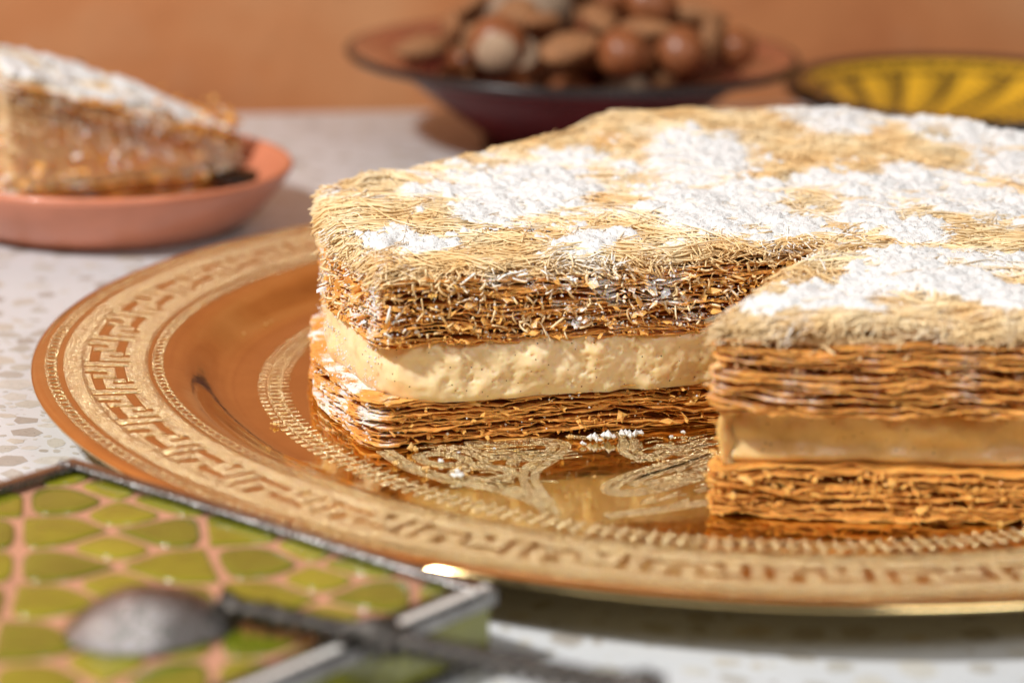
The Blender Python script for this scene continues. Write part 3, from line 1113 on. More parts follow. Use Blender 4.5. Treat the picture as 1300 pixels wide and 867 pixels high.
part('pastry_flakes', v_, PASTRY, big, ORG, kind='stuff', quads=q_, smooth=False, attrs={'edge': np.full(len(v_), .8), 'sugar': dust(v_), 'tone': np.zeros(len(v_))})
fp = []
for e, num, z0, z1 in ((VIS[0], 520, 3.2, 4.95), (VIS[0], 200, .45, 1.6), (VIS[2], 300, 3.2, 4.8), (VIS[2], 220, .45, 1.6), (VIS[4], 260, .45, 1.6), (VIS[4], 260, 3.3, 4.9), (VIS[1], 200, .5, 4.9)):
    p_, n_ = face_pts(e, num, z0, z1, r_)
    p_[:, :2] += n_ * .03
    fp.append(p_[fbm(p_ * 1.1, 3, 433) > -.1])
v_, t_ = granules(np.concatenate(fp), .02, .085, 34)
part('pastry_crumbs', v_, PASTRY, big, ORG, kind='stuff', tris=t_, smooth=False, attrs={'edge': np.ones(len(v_)), 'sugar': np.clip(dust(v_) * 1.3, 0, 1), 'tone': np.zeros(len(v_))})

# powdered sugar: drifts over the strands, with loose grains round them
st = .055
gx, gy = np.meshgrid(np.arange(-13, 14.2, st), np.arange(-12.4, 14.2, st), indexing='ij')
G = np.stack([gx, gy], -1)
dG = pdist(G, POLY)
ms = sugar_mask(G)
hgt = (ms - .10) * .30
hgt = np.minimum(hgt, .09 + .03 * fbm(G * 1.5, 2, 95))
gr = fbm(G * 2.4, 3, 96, .55) * .06 + fbm(G * 6.5, 2, 97) * .028 + r_.normal(0, .006, gx.shape)
hgt = hgt + gr
hgt -= .3 * (1 - sstep(.0, .35, dG))
Zs = ztop_big(G) - .075 + hgt * 1.45
keep = (hgt > -.03) & (dG > 0)
idm = -np.ones(gx.shape, int); idm[keep] = np.arange(keep.sum())
a, b, c, d = idm[:-1, :-1], idm[1:, :-1], idm[1:, 1:], idm[:-1, 1:]
ok = (a >= 0) & (b >= 0) & (c >= 0) & (d >= 0)
Vs = np.stack([gx[keep], gy[keep], Zs[keep]], 1)
mbg = MB(); mbg.add(Vs, quads=np.stack([a[ok], b[ok], c[ok], d[ok]], 1))
pr_ = np.clip((ms + .25) * 1.2, 0, 1) * (dG > .02)
cand = np.argwhere(r_.random(gx.shape) < pr_ * .30)
gp = np.c_[gx[cand[:, 0], cand[:, 1]], gy[cand[:, 0], cand[:, 1]], np.maximum(Zs[cand[:, 0], cand[:, 1]], ztop_big(G[cand[:, 0], cand[:, 1]]) - .08)]
v_, t_ = granules(gp + r_.uniform(-.03, .03, gp.shape), .010, .036, 31); mbg.add(v_, tris=t_)
part('powdered_sugar', mbg.V(), SUGAR, big, ORG, kind='stuff', smooth=True, **mbg.args())
# grains on the cut faces
fp = []
for e, num, z0, z1 in ((VIS[4], 900, .5, 5.0), (VIS[3], 300, 1.0, 5.), (VIS[0], 700, 3.3, 4.9), (VIS[0], 90, .6, 1.7), (VIS[2], 160, 3.2, 4.6), (VIS[1], 200, 3.3, 5.)):
    p_, n_ = face_pts(e, num, z0, z1, r_)
    p_[:, :2] += n_ * (.06 + (.28 if e is VIS[4] else 0) * (p_[:, 2:] < 1.9))
    k_ = fbm(p_ * 1.3, 3, 402) > -.05
    fp.append(p_[k_])
v_, t_ = granules(np.concatenate(fp), .015, .055, 32)
part('powdered_sugar', v_, SUGAR, big, ORG, kind='stuff', tris=t_, smooth=False)

# ------------------------------------------------------------------ crumbs lying on the tray
CR = m_simple('crumb_crust', (.72, .45, .16), .6, 0, .25, 600, .4)
for k, (px, py, sz, sugared) in enumerate([(522, 574, .10, 0), (582, 607, .08, 1), (713, 522, .0, 0), (752, 549, .09, 1), (765, 546, .11, 1), (790, 544, .10, 1), (803, 543, .08, 1), (762, 560, .05, 0), (655, 525, .0, 0), (560, 588, .05, 1),
                                           (540, 600, .05, 0), (350, 541, .05, 0), (720, 545, .06, 0), (735, 553, .05, 1), (820, 520, .12, 0), (832, 523, .10, 0), (845, 545, .05, 1), (868, 551, .05, 1), (500, 590, .05, 0)] + [(random.uniform(500, 900), random.uniform(566, 640), random.uniform(.02, .04), random.random() < .15) for _ in range(12)] + [(random.uniform(300, 405), random.uniform(400, 575), random.uniform(.018, .03), False) for _ in range(5)]):
    if sz == 0: continue
    c = bp((px, py), .42)
    zf = .40 if math.hypot(c[0], c[1]) < 14.4 else ZP(math.hypot(c[0], c[1]))
    if pdist(np.array([c[:2]]), POLY)[0] > -.25: c = c + np.array([.1, -.9, 0])
    P = np.zeros((9, 3)); P[:] = [0, 0, 0]
    P = np.concatenate([np.zeros((1, 3)), r_.normal(0, sz * .7, (7, 3)) * [1.2, 1.2, .4]])
    v_, t_ = granules(P, sz * .8, sz * 1.3, 100 + k)
    v_[:, 2] -= v_[:, 2].min() - .016
    me = mesh('pastry_crumb', v_, tris=t_, smooth=False)
    o = link('pastry_crumb', me, SUGAR if sugared else CR, None, (c[0], c[1], zf))
    tag(o, 'tiny white sugar crumb lying on the gold tray floor' if sugared else 'tiny golden pastry crumb lying on the gold tray floor', 'crumb', 'sugar crumbs on the tray' if sugared else 'pastry crumbs on the tray')

# ------------------------------------------------------------------ terracotta plate with the cut slice
pcn = bp((130, 207), 2.2)
pcn = np.array([pcn[0], pcn[1], 0])
TERRA = m_simple('glazed_terracotta', (.60, .21, .115), .38, 0, .10, 60, .15, coat=.25)
plate = thing('terracotta_plate', 'coral terracotta plate carrying a slice of pastry', 'plate', pcn)
v, q = lathe([(.01, .0), (4.6, .0), (4.8, .03), (5.0, .16), (5.75, .65), (6.5, 1.5), (6.85, 2.05), (6.95, 2.25), (6.88, 2.36), (6.72, 2.36), (6.55, 2.2)], 128)
part('outer_wall', v, TERRA, plate, (0, 0, 0), quads=q)
v, q = lathe([(6.55, 2.2), (6.2, 1.75), (5.6, 1.15), (4.9, .75), (4.2, .62), (.01, .60)], 128)
part('inner_well', v, TERRA, plate, (0, 0, 0), quads=q)

tip = bp((300, 232), .9)[:2]
T_ = (float(tip[0]), float(tip[1]))
P2 = [T_, (T_[0] - 1.2, T_[1] + 1.6), (pcn[0] - 3.6, pcn[1] + 3.5), (pcn[0] - 4.6, pcn[1] + .6), (pcn[0] - 3.0, pcn[1] - 2.7)]
P2 = P2[::-1]
ar = sum(P2[i][0] * P2[(i + 1) % 5][1] - P2[(i + 1) % 5][0] * P2[i][1] for i in range(5))
if ar < 0: P2 = P2[::-1]
sl = thing('pastry_slice', 'triangular slice of layered pastry under sugar in the coral plate', 'pastry slice', (pcn[0], pcn[1], .60))
SO = (pcn[0], pcn[1], .60)
ST2 = [.14] * 5
RD2 = [.4] * 5
zt_far = lambda p: sstep(T_[0] + .3, T_[0] - 6.0, p[..., 0])


def shrink(poly, k, c): return [(c[0] + (x - c[0]) * k, c[1] + (y - c[1]) * k) for x, y in poly]


def ztop_sl(P): return 2.8 + .39 * np.clip(T_[0] - P[..., 0], 0, 9.) + fbm(P[..., :2] * .6, 3, 177) * .15 - .2 * (1 - sstep(-.1, .6, pdist(P, P2)))


dust2 = lambda V: np.clip(.55 * (.4 + 1.5 * fbm(V * 1.4, 3, 801)), 0, 1)
zb = lambda p: None
stack_sheets(sl, SO, P2, RD2, ST2, .62, 1.55, 7, 'pastry_sheet', lambda t, e, p: np.full(len(p), .1), 7000, sugarf=dust2)
slab(sl, SO, P2, RD2, ST2, 1.5, 2.7, 'cream_filling', CREAM, lambda P, e, t: fbm(P * [1.6, 1.6, 4.5], 3, 812) * .13 - .22, lambda t: -.1 * (2 * t - 1) ** 4, 14, skinf=lambda V: np.full(len(V), .3),
     topf=lambda p: 2.1 + .37 * np.clip(T_[0] - p[..., 0], 0, 8.))
stack_sheets(sl, SO, P2, RD2, ST2, 2.05, 2.75, 10, 'pastry_sheet', lambda t, e, p: np.full(len(p), .12 + .1 * t), 7700, sugarf=dust2, rag=.12, zf=lambda p: .37 * np.clip(T_[0] - p[..., 0], 0, 9.))
mbS = MB(); sug = []
ed2 = [(P2[i], P2[(i + 1) % 5]) for i in range(5)]
th2 = lambda p: np.full(len(p), R(-22)) + fbm(p * .3, 2, 58) * .6
P, rd = strands(P2, 1500, 9, .36, ztop_sl, th2, lambda r, M, p: .02 + .4 * r.random(M), seed_poly(P2), seed=13)
add_strands(P, rd * 1.15, np.full(P.shape[:2], .25) + .4 * fbm(P * .8, 3, 815))
P, rd = strands(P2, 1700, 8, .24, ztop_sl, th2, lambda r, M, p: .03 + 1.5 * r.random(M) ** 1.5, seed_poly(P2, ed2, .6), seed=14, jitter=1., wander=1.2, zw=.2, over=.35)
add_strands(P, rd * 1.15, np.full(P.shape[:2], .10) + .7 * fbm(P * .6, 3, 816))
part('kataifi_strands', mbS.V(), KATAIFI, sl, SO, kind='stuff', attrs={'sugar': np.concatenate(sug)}, **mbS.args())
fp, fn = [], []
for e in ed2:
    p_, n_ = face_pts(e, 90, 1.2, 3.6, r_); p_[:, 2] += .25 * np.clip(T_[0] - p_[:, 0], 0, 9.) * (p_[:, 2] - 1.2) / 2.4; fp.append(p_); fn.append(n_)
v_, q_ = flakes(np.concatenate(fp), np.concatenate(fn), .12, .4, 23)
part('pastry_flakes', v_, PASTRY, sl, SO, kind='stuff', quads=q_, smooth=False, attrs={'edge': np.full(len(v_), .8), 'sugar': dust2(v_), 'tone': np.zeros(len(v_))})
gx, gy = np.meshgrid(np.arange(pcn[0] - 6, pcn[0] + 7, .11), np.arange(pcn[1] - 5, pcn[1] + 6, .11), indexing='ij')
G = np.stack([gx, gy], -1)
dG = pdist(G, P2)
h_ = .12 + fbm(G * .8, 3, 820) * .25 + fbm(G * 3.5, 3, 821) * .09 - .3 * (1 - sstep(0, .4, dG))
keep = (h_ > 0) & (dG > 0)
idm = -np.ones(gx.shape, int); idm[keep] = np.arange(keep.sum())
a, b, c, d = idm[:-1, :-1], idm[1:, :-1], idm[1:, 1:], idm[:-1, 1:]
ok = (a >= 0) & (b >= 0) & (c >= 0) & (d >= 0)
part('powdered_sugar', np.stack([gx[keep], gy[keep], (ztop_sl(G) - .02 + np.minimum(h_, .2))[keep]], 1), SUGAR, sl, SO, kind='stuff', smooth=False, quads=np.stack([a[ok], b[ok], c[ok], d[ok]], 1))


# ------------------------------------------------------------------ spoons
PEWTER = m_simple('aged_pewter', (.29, .27, .26), .29, 1., .4, 300, .6, .001)
DARKM = m_simple('blackened_silver', (.10, .09, .08), .24, 1., .3, 300, .3, .0005)


def spoon_bowl(Lb, Wb, Hb, up=False, nu=28, nv=20):
    """egg-shaped shell, convex side up unless up; point towards +x"""
    mb_ = MB()
    for thick in (0., -.07):
        A = np.zeros((nu, nv, 3))
        for i, u_ in enumerate(np.linspace(0, 1, nu)):
            rad = u_
            for j, a_ in enumerate(np.arange(nv) / nv * 2 * math.pi):
                ex = 1 + .16 * math.cos(a_)
                x = Lb / 2 * rad * math.cos(a_)
                y = Wb / 2 * rad * math.sin(a_) * (1 - .22 * math.cos(a_))
                z = Hb * (1 - rad ** 2.2) + thick * (1 if rad < .999 else .4)
                A[i, j] = [x, y, z]
        mb_.add(A, quads=grid_quads(nu, nv, False, True)[:, ::(1 if thick == 0 else -1)])
    return mb_


def twist_bar(p0, p1, r, turns, n=120, knots=()):
    p0, p1 = np.array(p0, float), np.array(p1, float)
    t = np.linspace(0, 1, n)
    ax = p1 - p0; L = np.linalg.norm(ax); ax /= L
    side = np.cross(ax, [0, 0, 1]); side /= np.linalg.norm(side); upv = np.cross(side, ax)
    k = 12
    A = np.zeros((n, k, 3))
    for i, tt in enumerate(t):
        rr_ = r
        for kc, kr, kw in knots: rr_ = rr_ + kr * math.exp(-((tt - kc) / kw) ** 2)
        for j in range(k):
            a_ = j / k * 2 * math.pi
            rad = rr_ * (1 + .4 * math.cos(3 * (a_ - tt * turns * 2 * math.pi)))
            A[i, j] = p0 + ax * L * tt + side * rad * math.cos(a_) + upv * rad * math.sin(a_)
    return A.reshape(-1, 3), grid_quads(n, k, False, True), [list(range(k))[::-1], list((n - 1) * k + np.arange(k))]


# ------------------------------------------------------------------ framed green tile (a low box) in front of the tray
TZ = 1.75
c0, c1 = bp((97, 580), TZ)[:2], bp((632, 744), TZ)[:2]
tu = (c1 - c0) / np.linalg.norm(c1 - c0); tv = np.array([tu[1], -tu[0]])
TL, TW = float(np.linalg.norm(c1 - c0)), 14.0
off = 0.0
tile = thing('tile_trivet', 'green and coral mosaic tile in a metal frame, beside the gold tray', 'tile', (c0[0], c0[1], 0))
TO = np.array([c0[0], c0[1], 0.])
tp = lambda u_, v_, z: np.array([*(c0 + tu * u_ + tv * v_), z])
FRAME = m_simple('pewter_frame', (.30, .295, .29), .26, 1., .25, 200, .3, .0005)
CORAL = m_simple('coral_grout', (.48, .235, .15), .55, 0, .15, 150, .3)
GREENS = [m_simple('olive_glaze_%d' % i, c, .16, 0, .22, 90, .1, coat=.6) for i, c in enumerate([(.19, .195, .009), (.13, .15, .008), (.24, .23, .014)])]


def box_uv(u0, u1, v0, v1, z0, z1, be=.0):
    V = [tp(u_, v_, z) for z in (z0, z1) for u_, v_ in ((u0, v0), (u1, v0), (u1, v1), (u0, v1))]
    V = np.array(V)
    return V, [[0, 1, 2, 3], [7, 6, 5, 4], [0, 4, 5, 1], [1, 5, 6, 2], [2, 6, 7, 3], [3, 7, 4, 0]]


v, q = box_uv(.12, TL - .12, .12, TW - .12, .0, 1.52); part('tile_body', v, GREENS[0], tile, TO, quads=q, smooth=False)
v, q = box_uv(.3, TL - .3, .3, TW - .3, 1.5, 1.545); part('grout_bed', v, CORAL, tile, TO, quads=q, smooth=False)


def bar(u0, v0, u1, v1, wd, h0, h1, rope=True):
    """frame bar with a chamfered section and a rope edge"""
    a_, b_ = tp(u0, v0, 0), tp(u1, v1, 0)
    d_ = (b_ - a_) / np.linalg.norm(b_ - a_); s_ = np.array([d_[1], -d_[0], 0])
    sec = [(-wd / 2, h0), (-wd / 2, h1 - .12), (-wd / 2 + .10, h1), (wd / 2 - .16, h1), (wd / 2, h1 - .12), (wd / 2, h0)]
    n_ = 40
    A = np.array([[a_ + (b_ - a_) * t + s_ * x + np.array([0, 0, z]) for x, z in sec] for t in np.linspace(0, 1, n_)])
    return A.reshape(-1, 3), grid_quads(n_, len(sec), False, True), [list(range(6)), list((n_ - 1) * 6 + np.arange(6))[::-1]]


fw = .5
for (u0, v0, u1, v1) in ((0, fw / 2, TL, fw / 2), (TL - fw / 2, fw, TL - fw / 2, TW - fw), (TL, TW - fw / 2, 0, TW - fw / 2), (fw / 2, TW - fw, fw / 2, fw)):
    v, q, g = bar(u0, v0, u1, v1, fw, 1.35, TZ)
    fo = part('frame_bar', v, FRAME, tile, TO, quads=q, ngons=g, smooth=False)
    a_, b_ = tp(u0, v0, TZ - .03), tp(u1, v1, TZ - .03)
    cen = tp(TL / 2, TW / 2, TZ - .03)
    dn_ = (b_ - a_) / np.linalg.norm(b_ - a_); sd_ = np.array([dn_[1], -dn_[0], 0])
    if (cen - a_) @ sd_ < 0: sd_ = -sd_
    Lr = np.linalg.norm(b_ - a_)
    v, q, g = twist_bar(a_ + sd_ * .30, b_ + sd_ * .30, .085, Lr * 1.6, int(Lr * 14))
    ro = link('rope_edge', mesh('rope_edge', v - TO, quads=q, ngons=g), FRAME, fo)
STRIP_WHITE = m_simple('strip_white', (.74, .72, .68), .3, 0, .08, 200, .1)
v, q = box_uv(TL - .26, TL - .08, .15, TW - .15, TZ - .1, TZ + .03); part('white_strip', v, STRIP_WHITE, tile, TO, quads=q, smooth=False)  # plain white strip laid along the right-front frame bar only
# lower rail along the foot of the box
for (u0, v0, u1, v1) in ((0, .1, TL, .1), (TL - .1, .2, TL - .1, TW - .2), (TL, TW - .1, 0, TW - .1), (.1, TW - .2, .1, .2)):
    v, q, g = bar(u0, v0, u1, v1, .2, .0, .28)
    part('foot_rail', v, FRAME, tile, TO, quads=q, ngons=g, smooth=False)


# green cells: a girih-like net of rounded cells between coral lines
def clip_half(poly, p, n_):
    out = []
    for i in range(len(poly)):
        a_, b_ = poly[i], poly[(i + 1) % len(poly)]
        da, db = (a_ - p) @ n_, (b_ - p) @ n_
        if da <= 0: out.append(a_)
        if (da < 0) != (db < 0) and abs(da - db) > 1e-12: out.append(a_ + (b_ - a_) * (da / (da - db)))
    return out


seeds = []
g0 = 3.1
for i in range(-1, int(TL / g0) + 2):
    for j in range(-1, int(TW / g0) + 2):
        cx_, cy_ = i * g0 + .5, j * g0 + .5
        seeds.append((cx_, cy_))
        seeds.append((cx_ + g0 / 2, cy_ + g0 * .5))
        if (i + j) % 2 == 0: seeds.append((cx_ + g0 / 2, cy_ + .06)); 
        else: seeds.append((cx_ + .06, cy_ + g0 / 2))
rs_ = random.Random(4)
seeds = [np.array([x + rs_.uniform(-.2, .2), y + rs_.uniform(-.2, .2)]) for x, y in seeds]
lo_, hu, hv = .52, TL - .52, TW - .52
for i, s_ in enumerate(seeds):
    poly = [np.array(p) for p in ((lo_, lo_), (hu, lo_), (hu, hv), (lo_, hv))]
    if not (lo_ - .3 < s_[0] < hu + .3 and lo_ - .3 < s_[1] < hv + .3): continue
    for j, o_ in enumerate(seeds):
        if i == j: continue
        d_ = o_ - s_; L = np.linalg.norm(d_)
        if L > 5: continue
        poly = clip_half(poly, (s_ + o_) / 2 - d_ / L * .10, d_ / L)
        if len(poly) < 3: break
    if len(poly) < 3: continue
    p = np.array(poly)
    ar = .5 * abs(np.sum(p[:, 0] * np.roll(p[:, 1], -1) - np.roll(p[:, 0], -1) * p[:, 1]))
    if ar < .12: continue
    for _ in range(2):
        a_ = np.roll(p, -1, 0); m_ = np.empty((2 * len(p), 2)); m_[0::2] = p * .78 + a_ * .22; m_[1::2] = p * .22 + a_ * .78; p = m_
    c_ = p.mean(0); k = len(p)
    rings = [(1., 1.54), (1., 1.575), (.93, 1.60), (.7, 1.612)]
    V = np.concatenate([[tp(*(c_ + (x - c_) * f_), z) for x in p] for f_, z in rings])
    part('glaze_cell', V, GREENS[i % 3], tile, TO, quads=grid_quads(4, k, False, True)[:, ::-1], ngons=[list(3 * k + np.arange(k))], smooth=True)

# ------------------------------------------------------------------ pewter spoon lying face down on the tile
s0 = bp((192, 778), 2.0); h1 = bp((292, 768), 2.1); h2 = bp((840, 868), 2.0)
hd = (h2 - s0); hd[2] = 0; hl = np.linalg.norm(hd); hd /= hl
spoon = thing('pewter_spoon', 'small pewter spoon lying face down across the green tile', 'spoon', (s0[0], s0[1], 1.615))
bd = bp((290, 758), 2.0) - bp((90, 775), 2.0)
th = math.atan2(bd[1], bd[0])
mbb = spoon_bowl(3.6, 2.7, .88)
vb = mbb.V()
cth, sth = math.cos(th), math.sin(th)
vb = np.stack([vb[:, 0] * cth - vb[:, 1] * sth, vb[:, 0] * sth + vb[:, 1] * cth, vb[:, 2] + .07], 1)
link('spoon_bowl', mesh('spoon_bowl', vb, **mbb.args()), PEWTER, spoon)
p0 = np.array([1.45 * cth, 1.45 * sth, .38]); p1 = bp((840, 868), 2.25) - np.array([s0[0], s0[1], 1.615]); p1[2] = .38
v, q, g = twist_bar(p0, p1, .23, 9, 200, knots=((.0, .12, .03), (.12, .05, .02), (.36, .16, .03), (.40, .12, .02), (.97, .15, .05)))
link('handle', mesh('handle', v, quads=q, ngons=g), DARKM, spoon)

# spoon leaning on the slice, behind it
q0 = bp((312, 216), 1.1)
q0 = np.array([pcn[0] + 4.75, pcn[1] + 2.5, 1.0])
q1 = bpY((95, 84), pcn[1] + 4.6)
sp2 = thing('dark_spoon', 'dark metal spoon resting in the coral plate behind the slice', 'spoon', (q0[0], q0[1], 1.15))
mbb = spoon_bowl(2.6, 1.7, .4)
vb = mbb.V(); vb = np.c_[-vb[:, 0], vb[:, 1], vb[:, 2]] + [0, 0, .05]
link('spoon_bowl', mesh('spoon_bowl', vb, **mbb.args()), DARKM, sp2)
SO2 = np.array([q0[0], q0[1], 1.15])
v, q, g = twist_bar(np.array([-1.0, .15, .3]), q1 - SO2, .14, 6, 80, knots=((1., .1, .05),))
link('handle', mesh('handle', v, quads=q, ngons=g), DARKM, sp2)

# ------------------------------------------------------------------ nut bowl
bc = bp((727, 64), 4.1); bc = np.array([bc[0], bc[1], 0])
MAROON = m_simple('maroon_glaze', (.10, .010, .011), .3, 0, .25, 40, .06, coat=.0)
MAROON.node_tree.nodes['Principled BSDF'].inputs['Specular IOR Level'].default_value = .12
FLANGE = m_simple('red_brown_glaze', (.24, .06, .035), .2, 0, .25, 40, .06, coat=.6)
BLACKG = m_simple('black_glaze', (.014, .011, .011), .3, 0, .2, 60, .05, coat=.0)
bowl = thing('nut_bowl', 'dark maroon footed bowl with a wide rim, heaped with nuts', 'bowl', bc)
v, q = lathe([(.01, .25), (2.9, .25), (3.0, .0), (3.7, .0), (3.75, .5), (4.0, .75), (4.9, 1.35), (6.2, 2.3), (7.2, 3.1), (8.4, 3.5), (9.25, 3.72)], 128)
part('outer_wall', v, MAROON, bowl, (0, 0, 0), quads=q)
v, q = lathe([(9.25, 3.72), (9.5, 3.78), (9.62, 3.95), (9.55, 4.1), (9.3, 4.12)], 128)
part('lip', v, BLACKG, bowl, (0, 0, 0), quads=q)
v, q = lathe([(9.3, 4.12), (8.5, 3.98), (7.6, 3.78), (7.1, 3.55)], 128)
part('rim', v, FLANGE, bowl, (0, 0, 0), quads=q)
IN = [(7.1, 3.55), (6.5, 3.0), (5.6, 2.25), (4.4, 1.4), (3.0, .85), (.01, .7)]
v, q = lathe(IN, 128)
part('inner_well', v, MAROON, bowl, (0, 0, 0), quads=q)

HAZ = m_simple('hazelnut_shell', (.27, .09, .032), .35, 0, .3, 90, .2)
HAZC = m_simple('hazelnut_cap', (.45, .31, .20), .8, 0, .2, 300, .4)
ALM = m_simple('almond_shell', (.34, .155, .062), .7, 0, .3, 160, .9, .0015, grain=380)
WAL = m_simple('walnut_shell', (.30, .21, .14), .65, 0, .3, 150, .6, .001)


def nut_mesh(kind, sd):
    nu, nv = 18, 22
    u_ = np.linspace(0, math.pi, nu); a_ = np.arange(nv) / nv * 2 * math.pi
    U_, A2 = np.meshgrid(u_, a_, indexing='ij')
    D = np.stack([np.sin(U_) * np.cos(A2), np.sin(U_) * np.sin(A2), np.cos(U_)], -1)
    n_ = fbm(D * 1.8 + sd, 3, 300 + sd)
    if kind == 'hazelnut': V = D * (1 + .04 * n_[..., None]); V[..., 2] *= np.where(D[..., 2] > 0, 1.16, .86)
    elif kind == 'almond': V = D * (1 + .07 * n_[..., None]) * [.66, .95, 1.0]; V[..., 0] *= .85; V[..., 2] = np.where(D[..., 2] > 0, V[..., 2] * 1.75, V[..., 2] * 1.3); V[..., :2] *= (1 - .30 * np.clip(D[..., 2], 0, 1))[..., None]
    else: V = D * (1 + .09 * np.abs(fbm(D * 3.2 + sd, 3, 310 + sd))[..., None] + .05 * np.exp(-(D[..., :1] / .1) ** 2)); V[..., 2] *= 1.15
    return V.reshape(-1, 3), grid_quads(nu, nv, False, True)


def make_nut(kind, pos, r, rot, sd, label):
    o = thing(kind, label, 'nut', pos, 'nuts heaped in the maroon bowl')
    v, q = nut_mesh(kind, sd)
    M3 = np.array(rot.to_matrix())
    link('shell', mesh('shell', (v * r) @ M3.T, quads=q[:, ::-1]), {'hazelnut': HAZ, 'almond': ALM, 'walnut': WAL}[kind], o)
    if kind == 'hazelnut':
        nu, nv = 6, 18
        U_, A2 = np.meshgrid(np.linspace(math.pi - .78, math.pi, nu), np.arange(nv) / nv * 6.283, indexing='ij')
        D = np.stack([np.sin(U_) * np.cos(A2), np.sin(U_) * np.sin(A2), np.cos(U_) * .86], -1) * 1.035
        link('cap', mesh('cap', (D.reshape(-1, 3) * r) @ M3.T, quads=grid_quads(nu, nv, False, True)[:, ::-1]), HAZC, o)
    return o


placed = []
LBL = {'hazelnut': 'round brown hazelnut in its shell in the maroon bowl', 'almond': 'tan pitted almond in its shell in the maroon bowl', 'walnut': 'pale wrinkled walnut in the maroon bowl'}
from mathutils import Euler


def in_z(r): return float(np.interp(r, [p[0] for p in IN[::-1]], [p[1] for p in IN[::-1]]))


front = [('hazelnut', 632, 58, 1.2, -4.6), ('almond', 575, 36, .85, -3.0), ('almond', 540, 60, .8, -1.2), ('almond', 718, 62, .85, -5.6), ('hazelnut', 790, 68, 1.05, -5.2), ('hazelnut', 862, 64, 1.05, -4.0), ('almond', 762, 24, .85, -3.6),
         ('almond', 905, 45, .8, -2.2), ('walnut', 690, 8, 1.25, -1.8), ('hazelnut', 828, 8, 1.1, -1.6), ('almond', 880, 20, .85, -1.4), ('almond', 600, 12, .85, -1.4), ('almond', 690, 30, .8, -4.2), ('almond', 815, 38, .8, -4.0), ('hazelnut', 935, 62, .85, -1.6), ('almond', 655, 20, .8, -3.4), ('almond', 740, -12, .85, -1.4), ('hazelnut', 775, -8, 1.0, -.6)]
for k, (kind, px, py, r, dy) in enumerate(front):
    p = bpY((px, py), bc[1] + dy)
    rot = Euler((random.uniform(.9, 2.2), random.uniform(-.6, .6), random.uniform(-1.2, 1.2))) if kind != 'almond' else Euler((random.uniform(.6, 1.5), random.uniform(0, 3), random.uniform(-1.5, 1.5)))
    if k == 0: rot = Euler((R(-75), R(12), 0))
    make_nut(kind, p, r, rot, k, 'big hazelnut turning its pale cap outward over the rim of the maroon bowl' if k == 0 else LBL[kind])
    placed.append((p, r * 1.05))
rn = random.Random(8)
tries = 0
while len(placed) < 62 and tries < 3000:      # fill behind and below: each nut drops until it touches the bowl or a nut
    tries += 1
    r = rn.uniform(.85, 1.1)
    a_, rad = rn.uniform(0, 6.28), 5.6 * math.sqrt(rn.random())
    x, y = bc[0] + rad * math.cos(a_), bc[1] + rad * math.sin(a_)
    z = in_z(rad) + r * 1.05
    bad = False
    for p, pr in placed:
        d2 = (p[0] - x) ** 2 + (p[1] - y) ** 2
        if d2 < (pr + r) ** 2 * .92:
            zz = p[2] + math.sqrt(max((pr + r) ** 2 * .92 - d2, 0))
            if abs(p[2] - z) < (pr + r) * .9 or zz > z: z = max(z, zz)
    if z > 6.4 - .25 * rad or (z > 4.2 and y < bc[1] - 1.0): continue
    kind = rn.choice(['hazelnut', 'almond', 'almond', 'hazelnut', 'walnut'])
    make_nut(kind, (x, y, z), r * (.85 if kind == 'almond' else 1), Euler((rn.uniform(0, 3), rn.uniform(0, 3), rn.uniform(0, 3))), 40 + len(placed), LBL[kind])
    placed.append((np.array([x, y, z]), r))

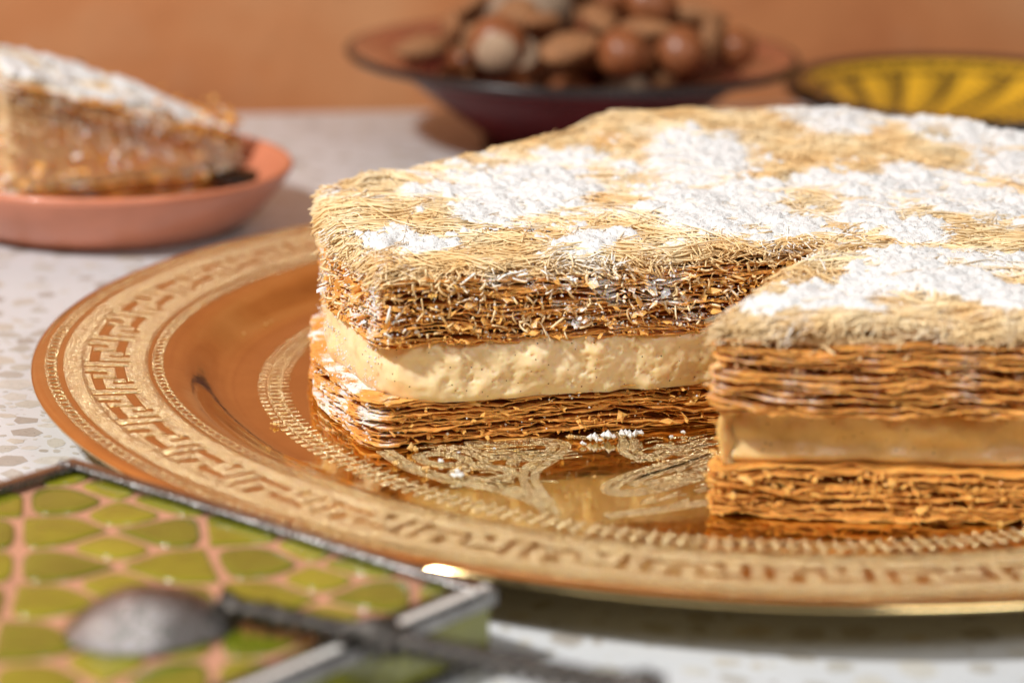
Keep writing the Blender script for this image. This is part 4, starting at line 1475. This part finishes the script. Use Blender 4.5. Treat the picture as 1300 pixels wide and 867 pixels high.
# ------------------------------------------------------------------ yellow painted dish
yc = bp((1246, 115), 2.6); yc = np.array([yc[0], yc[1], 0]); YR = 8.2
YEL = m_simple('yellow_glaze', (.80, .46, .028), .22, 0, .12, 50, .08, coat=.5)
dish = thing('yellow_dish', 'yellow dish painted with black feather strokes, behind the big pastry', 'dish', yc)
v, q = lathe([(.01, .2), (3.6, .2), (3.7, 0), (4.3, 0), (4.4, .4), (6.2, 1.2), (7.7, 2.15), (8.0, 2.4)], 128)
part('outer_wall', v, BLACKG, dish, (0, 0, 0), quads=q)
v, q = lathe([(8.0, 2.2), (8.38, 2.36), (8.46, 2.62), (8.25, 2.80), (7.95, 2.78), (7.72, 2.58)], 128)
part('lip', v, BLACKG, dish, (0, 0, 0), quads=q)
YI = [(7.74, 2.58), (7.4, 2.30), (6.4, 1.65), (5.2, 1.05), (4.0, .70), (2.5, .55), (.01, .52)]
v, q = lathe(YI, 128); part('inner_well', v, YEL, dish, (0, 0, 0), quads=q)
yz = lambda r: float(np.interp(r, [p[0] for p in YI[::-1]], [p[1] for p in YI[::-1]])) + .012


def ypatch(mb_, pts, wd):
    """painted stroke on the dish: list of (radius, angle)"""
    P_ = np.array([[r * math.cos(a_), r * math.sin(a_)] for r, a_ in pts])
    t_ = np.gradient(P_, axis=0); t_ /= np.linalg.norm(t_, axis=1, keepdims=True) + 1e-9
    n_ = np.stack([-t_[:, 1], t_[:, 0]], 1)
    w_ = np.asarray(wd)[:, None] / 2
    rows = [P_ + n_ * w_, P_, P_ - n_ * w_]
    A = np.stack([np.c_[x, [yz(np.linalg.norm(y)) for y in x]] for x in rows], 1)
    mb_.add(A, quads=grid_quads(len(P_), 3))


for k in range(17):                      # feather: a curved rib with barbs on both sides
    a0 = k / 17 * 2 * math.pi + .15
    mb_ = MB()
    rib = [(7.3 - 4.3 * t, a0 + .75 * t * t) for t in np.linspace(0, 1, 14)]
    ypatch(mb_, rib, np.linspace(.22, .10, 14))
    for t in np.linspace(.05, .9, 13):
        rr_ = 7.3 - 4.3 * t; aa = a0 + .75 * t * t
        L = .85 * (1 - .5 * t)
        for sgn in (-1, 1):
            ypatch(mb_, [(rr_, aa), (rr_ + .15, aa + sgn * L * .5 / rr_), (rr_ + .45, aa + sgn * L / rr_)], [.11, .14, .06])
    part('painted_feather', mb_.V(), BLACKG, dish, (0, 0, 0), **mb_.args())
mb_ = MB()
ypatch(mb_, [(7.25, a) for a in np.linspace(0, 2 * math.pi, 160)], np.full(160, .20))
for k in range(72):
    a0 = k / 72 * 2 * math.pi
    ypatch(mb_, [(7.8, a0), (7.55, a0 + .01), (7.42, a0 + .03)], [.10, .12, .04])
part('painted_dashes', mb_.V(), BLACKG, dish, (0, 0, 0), kind='stuff', **mb_.args())
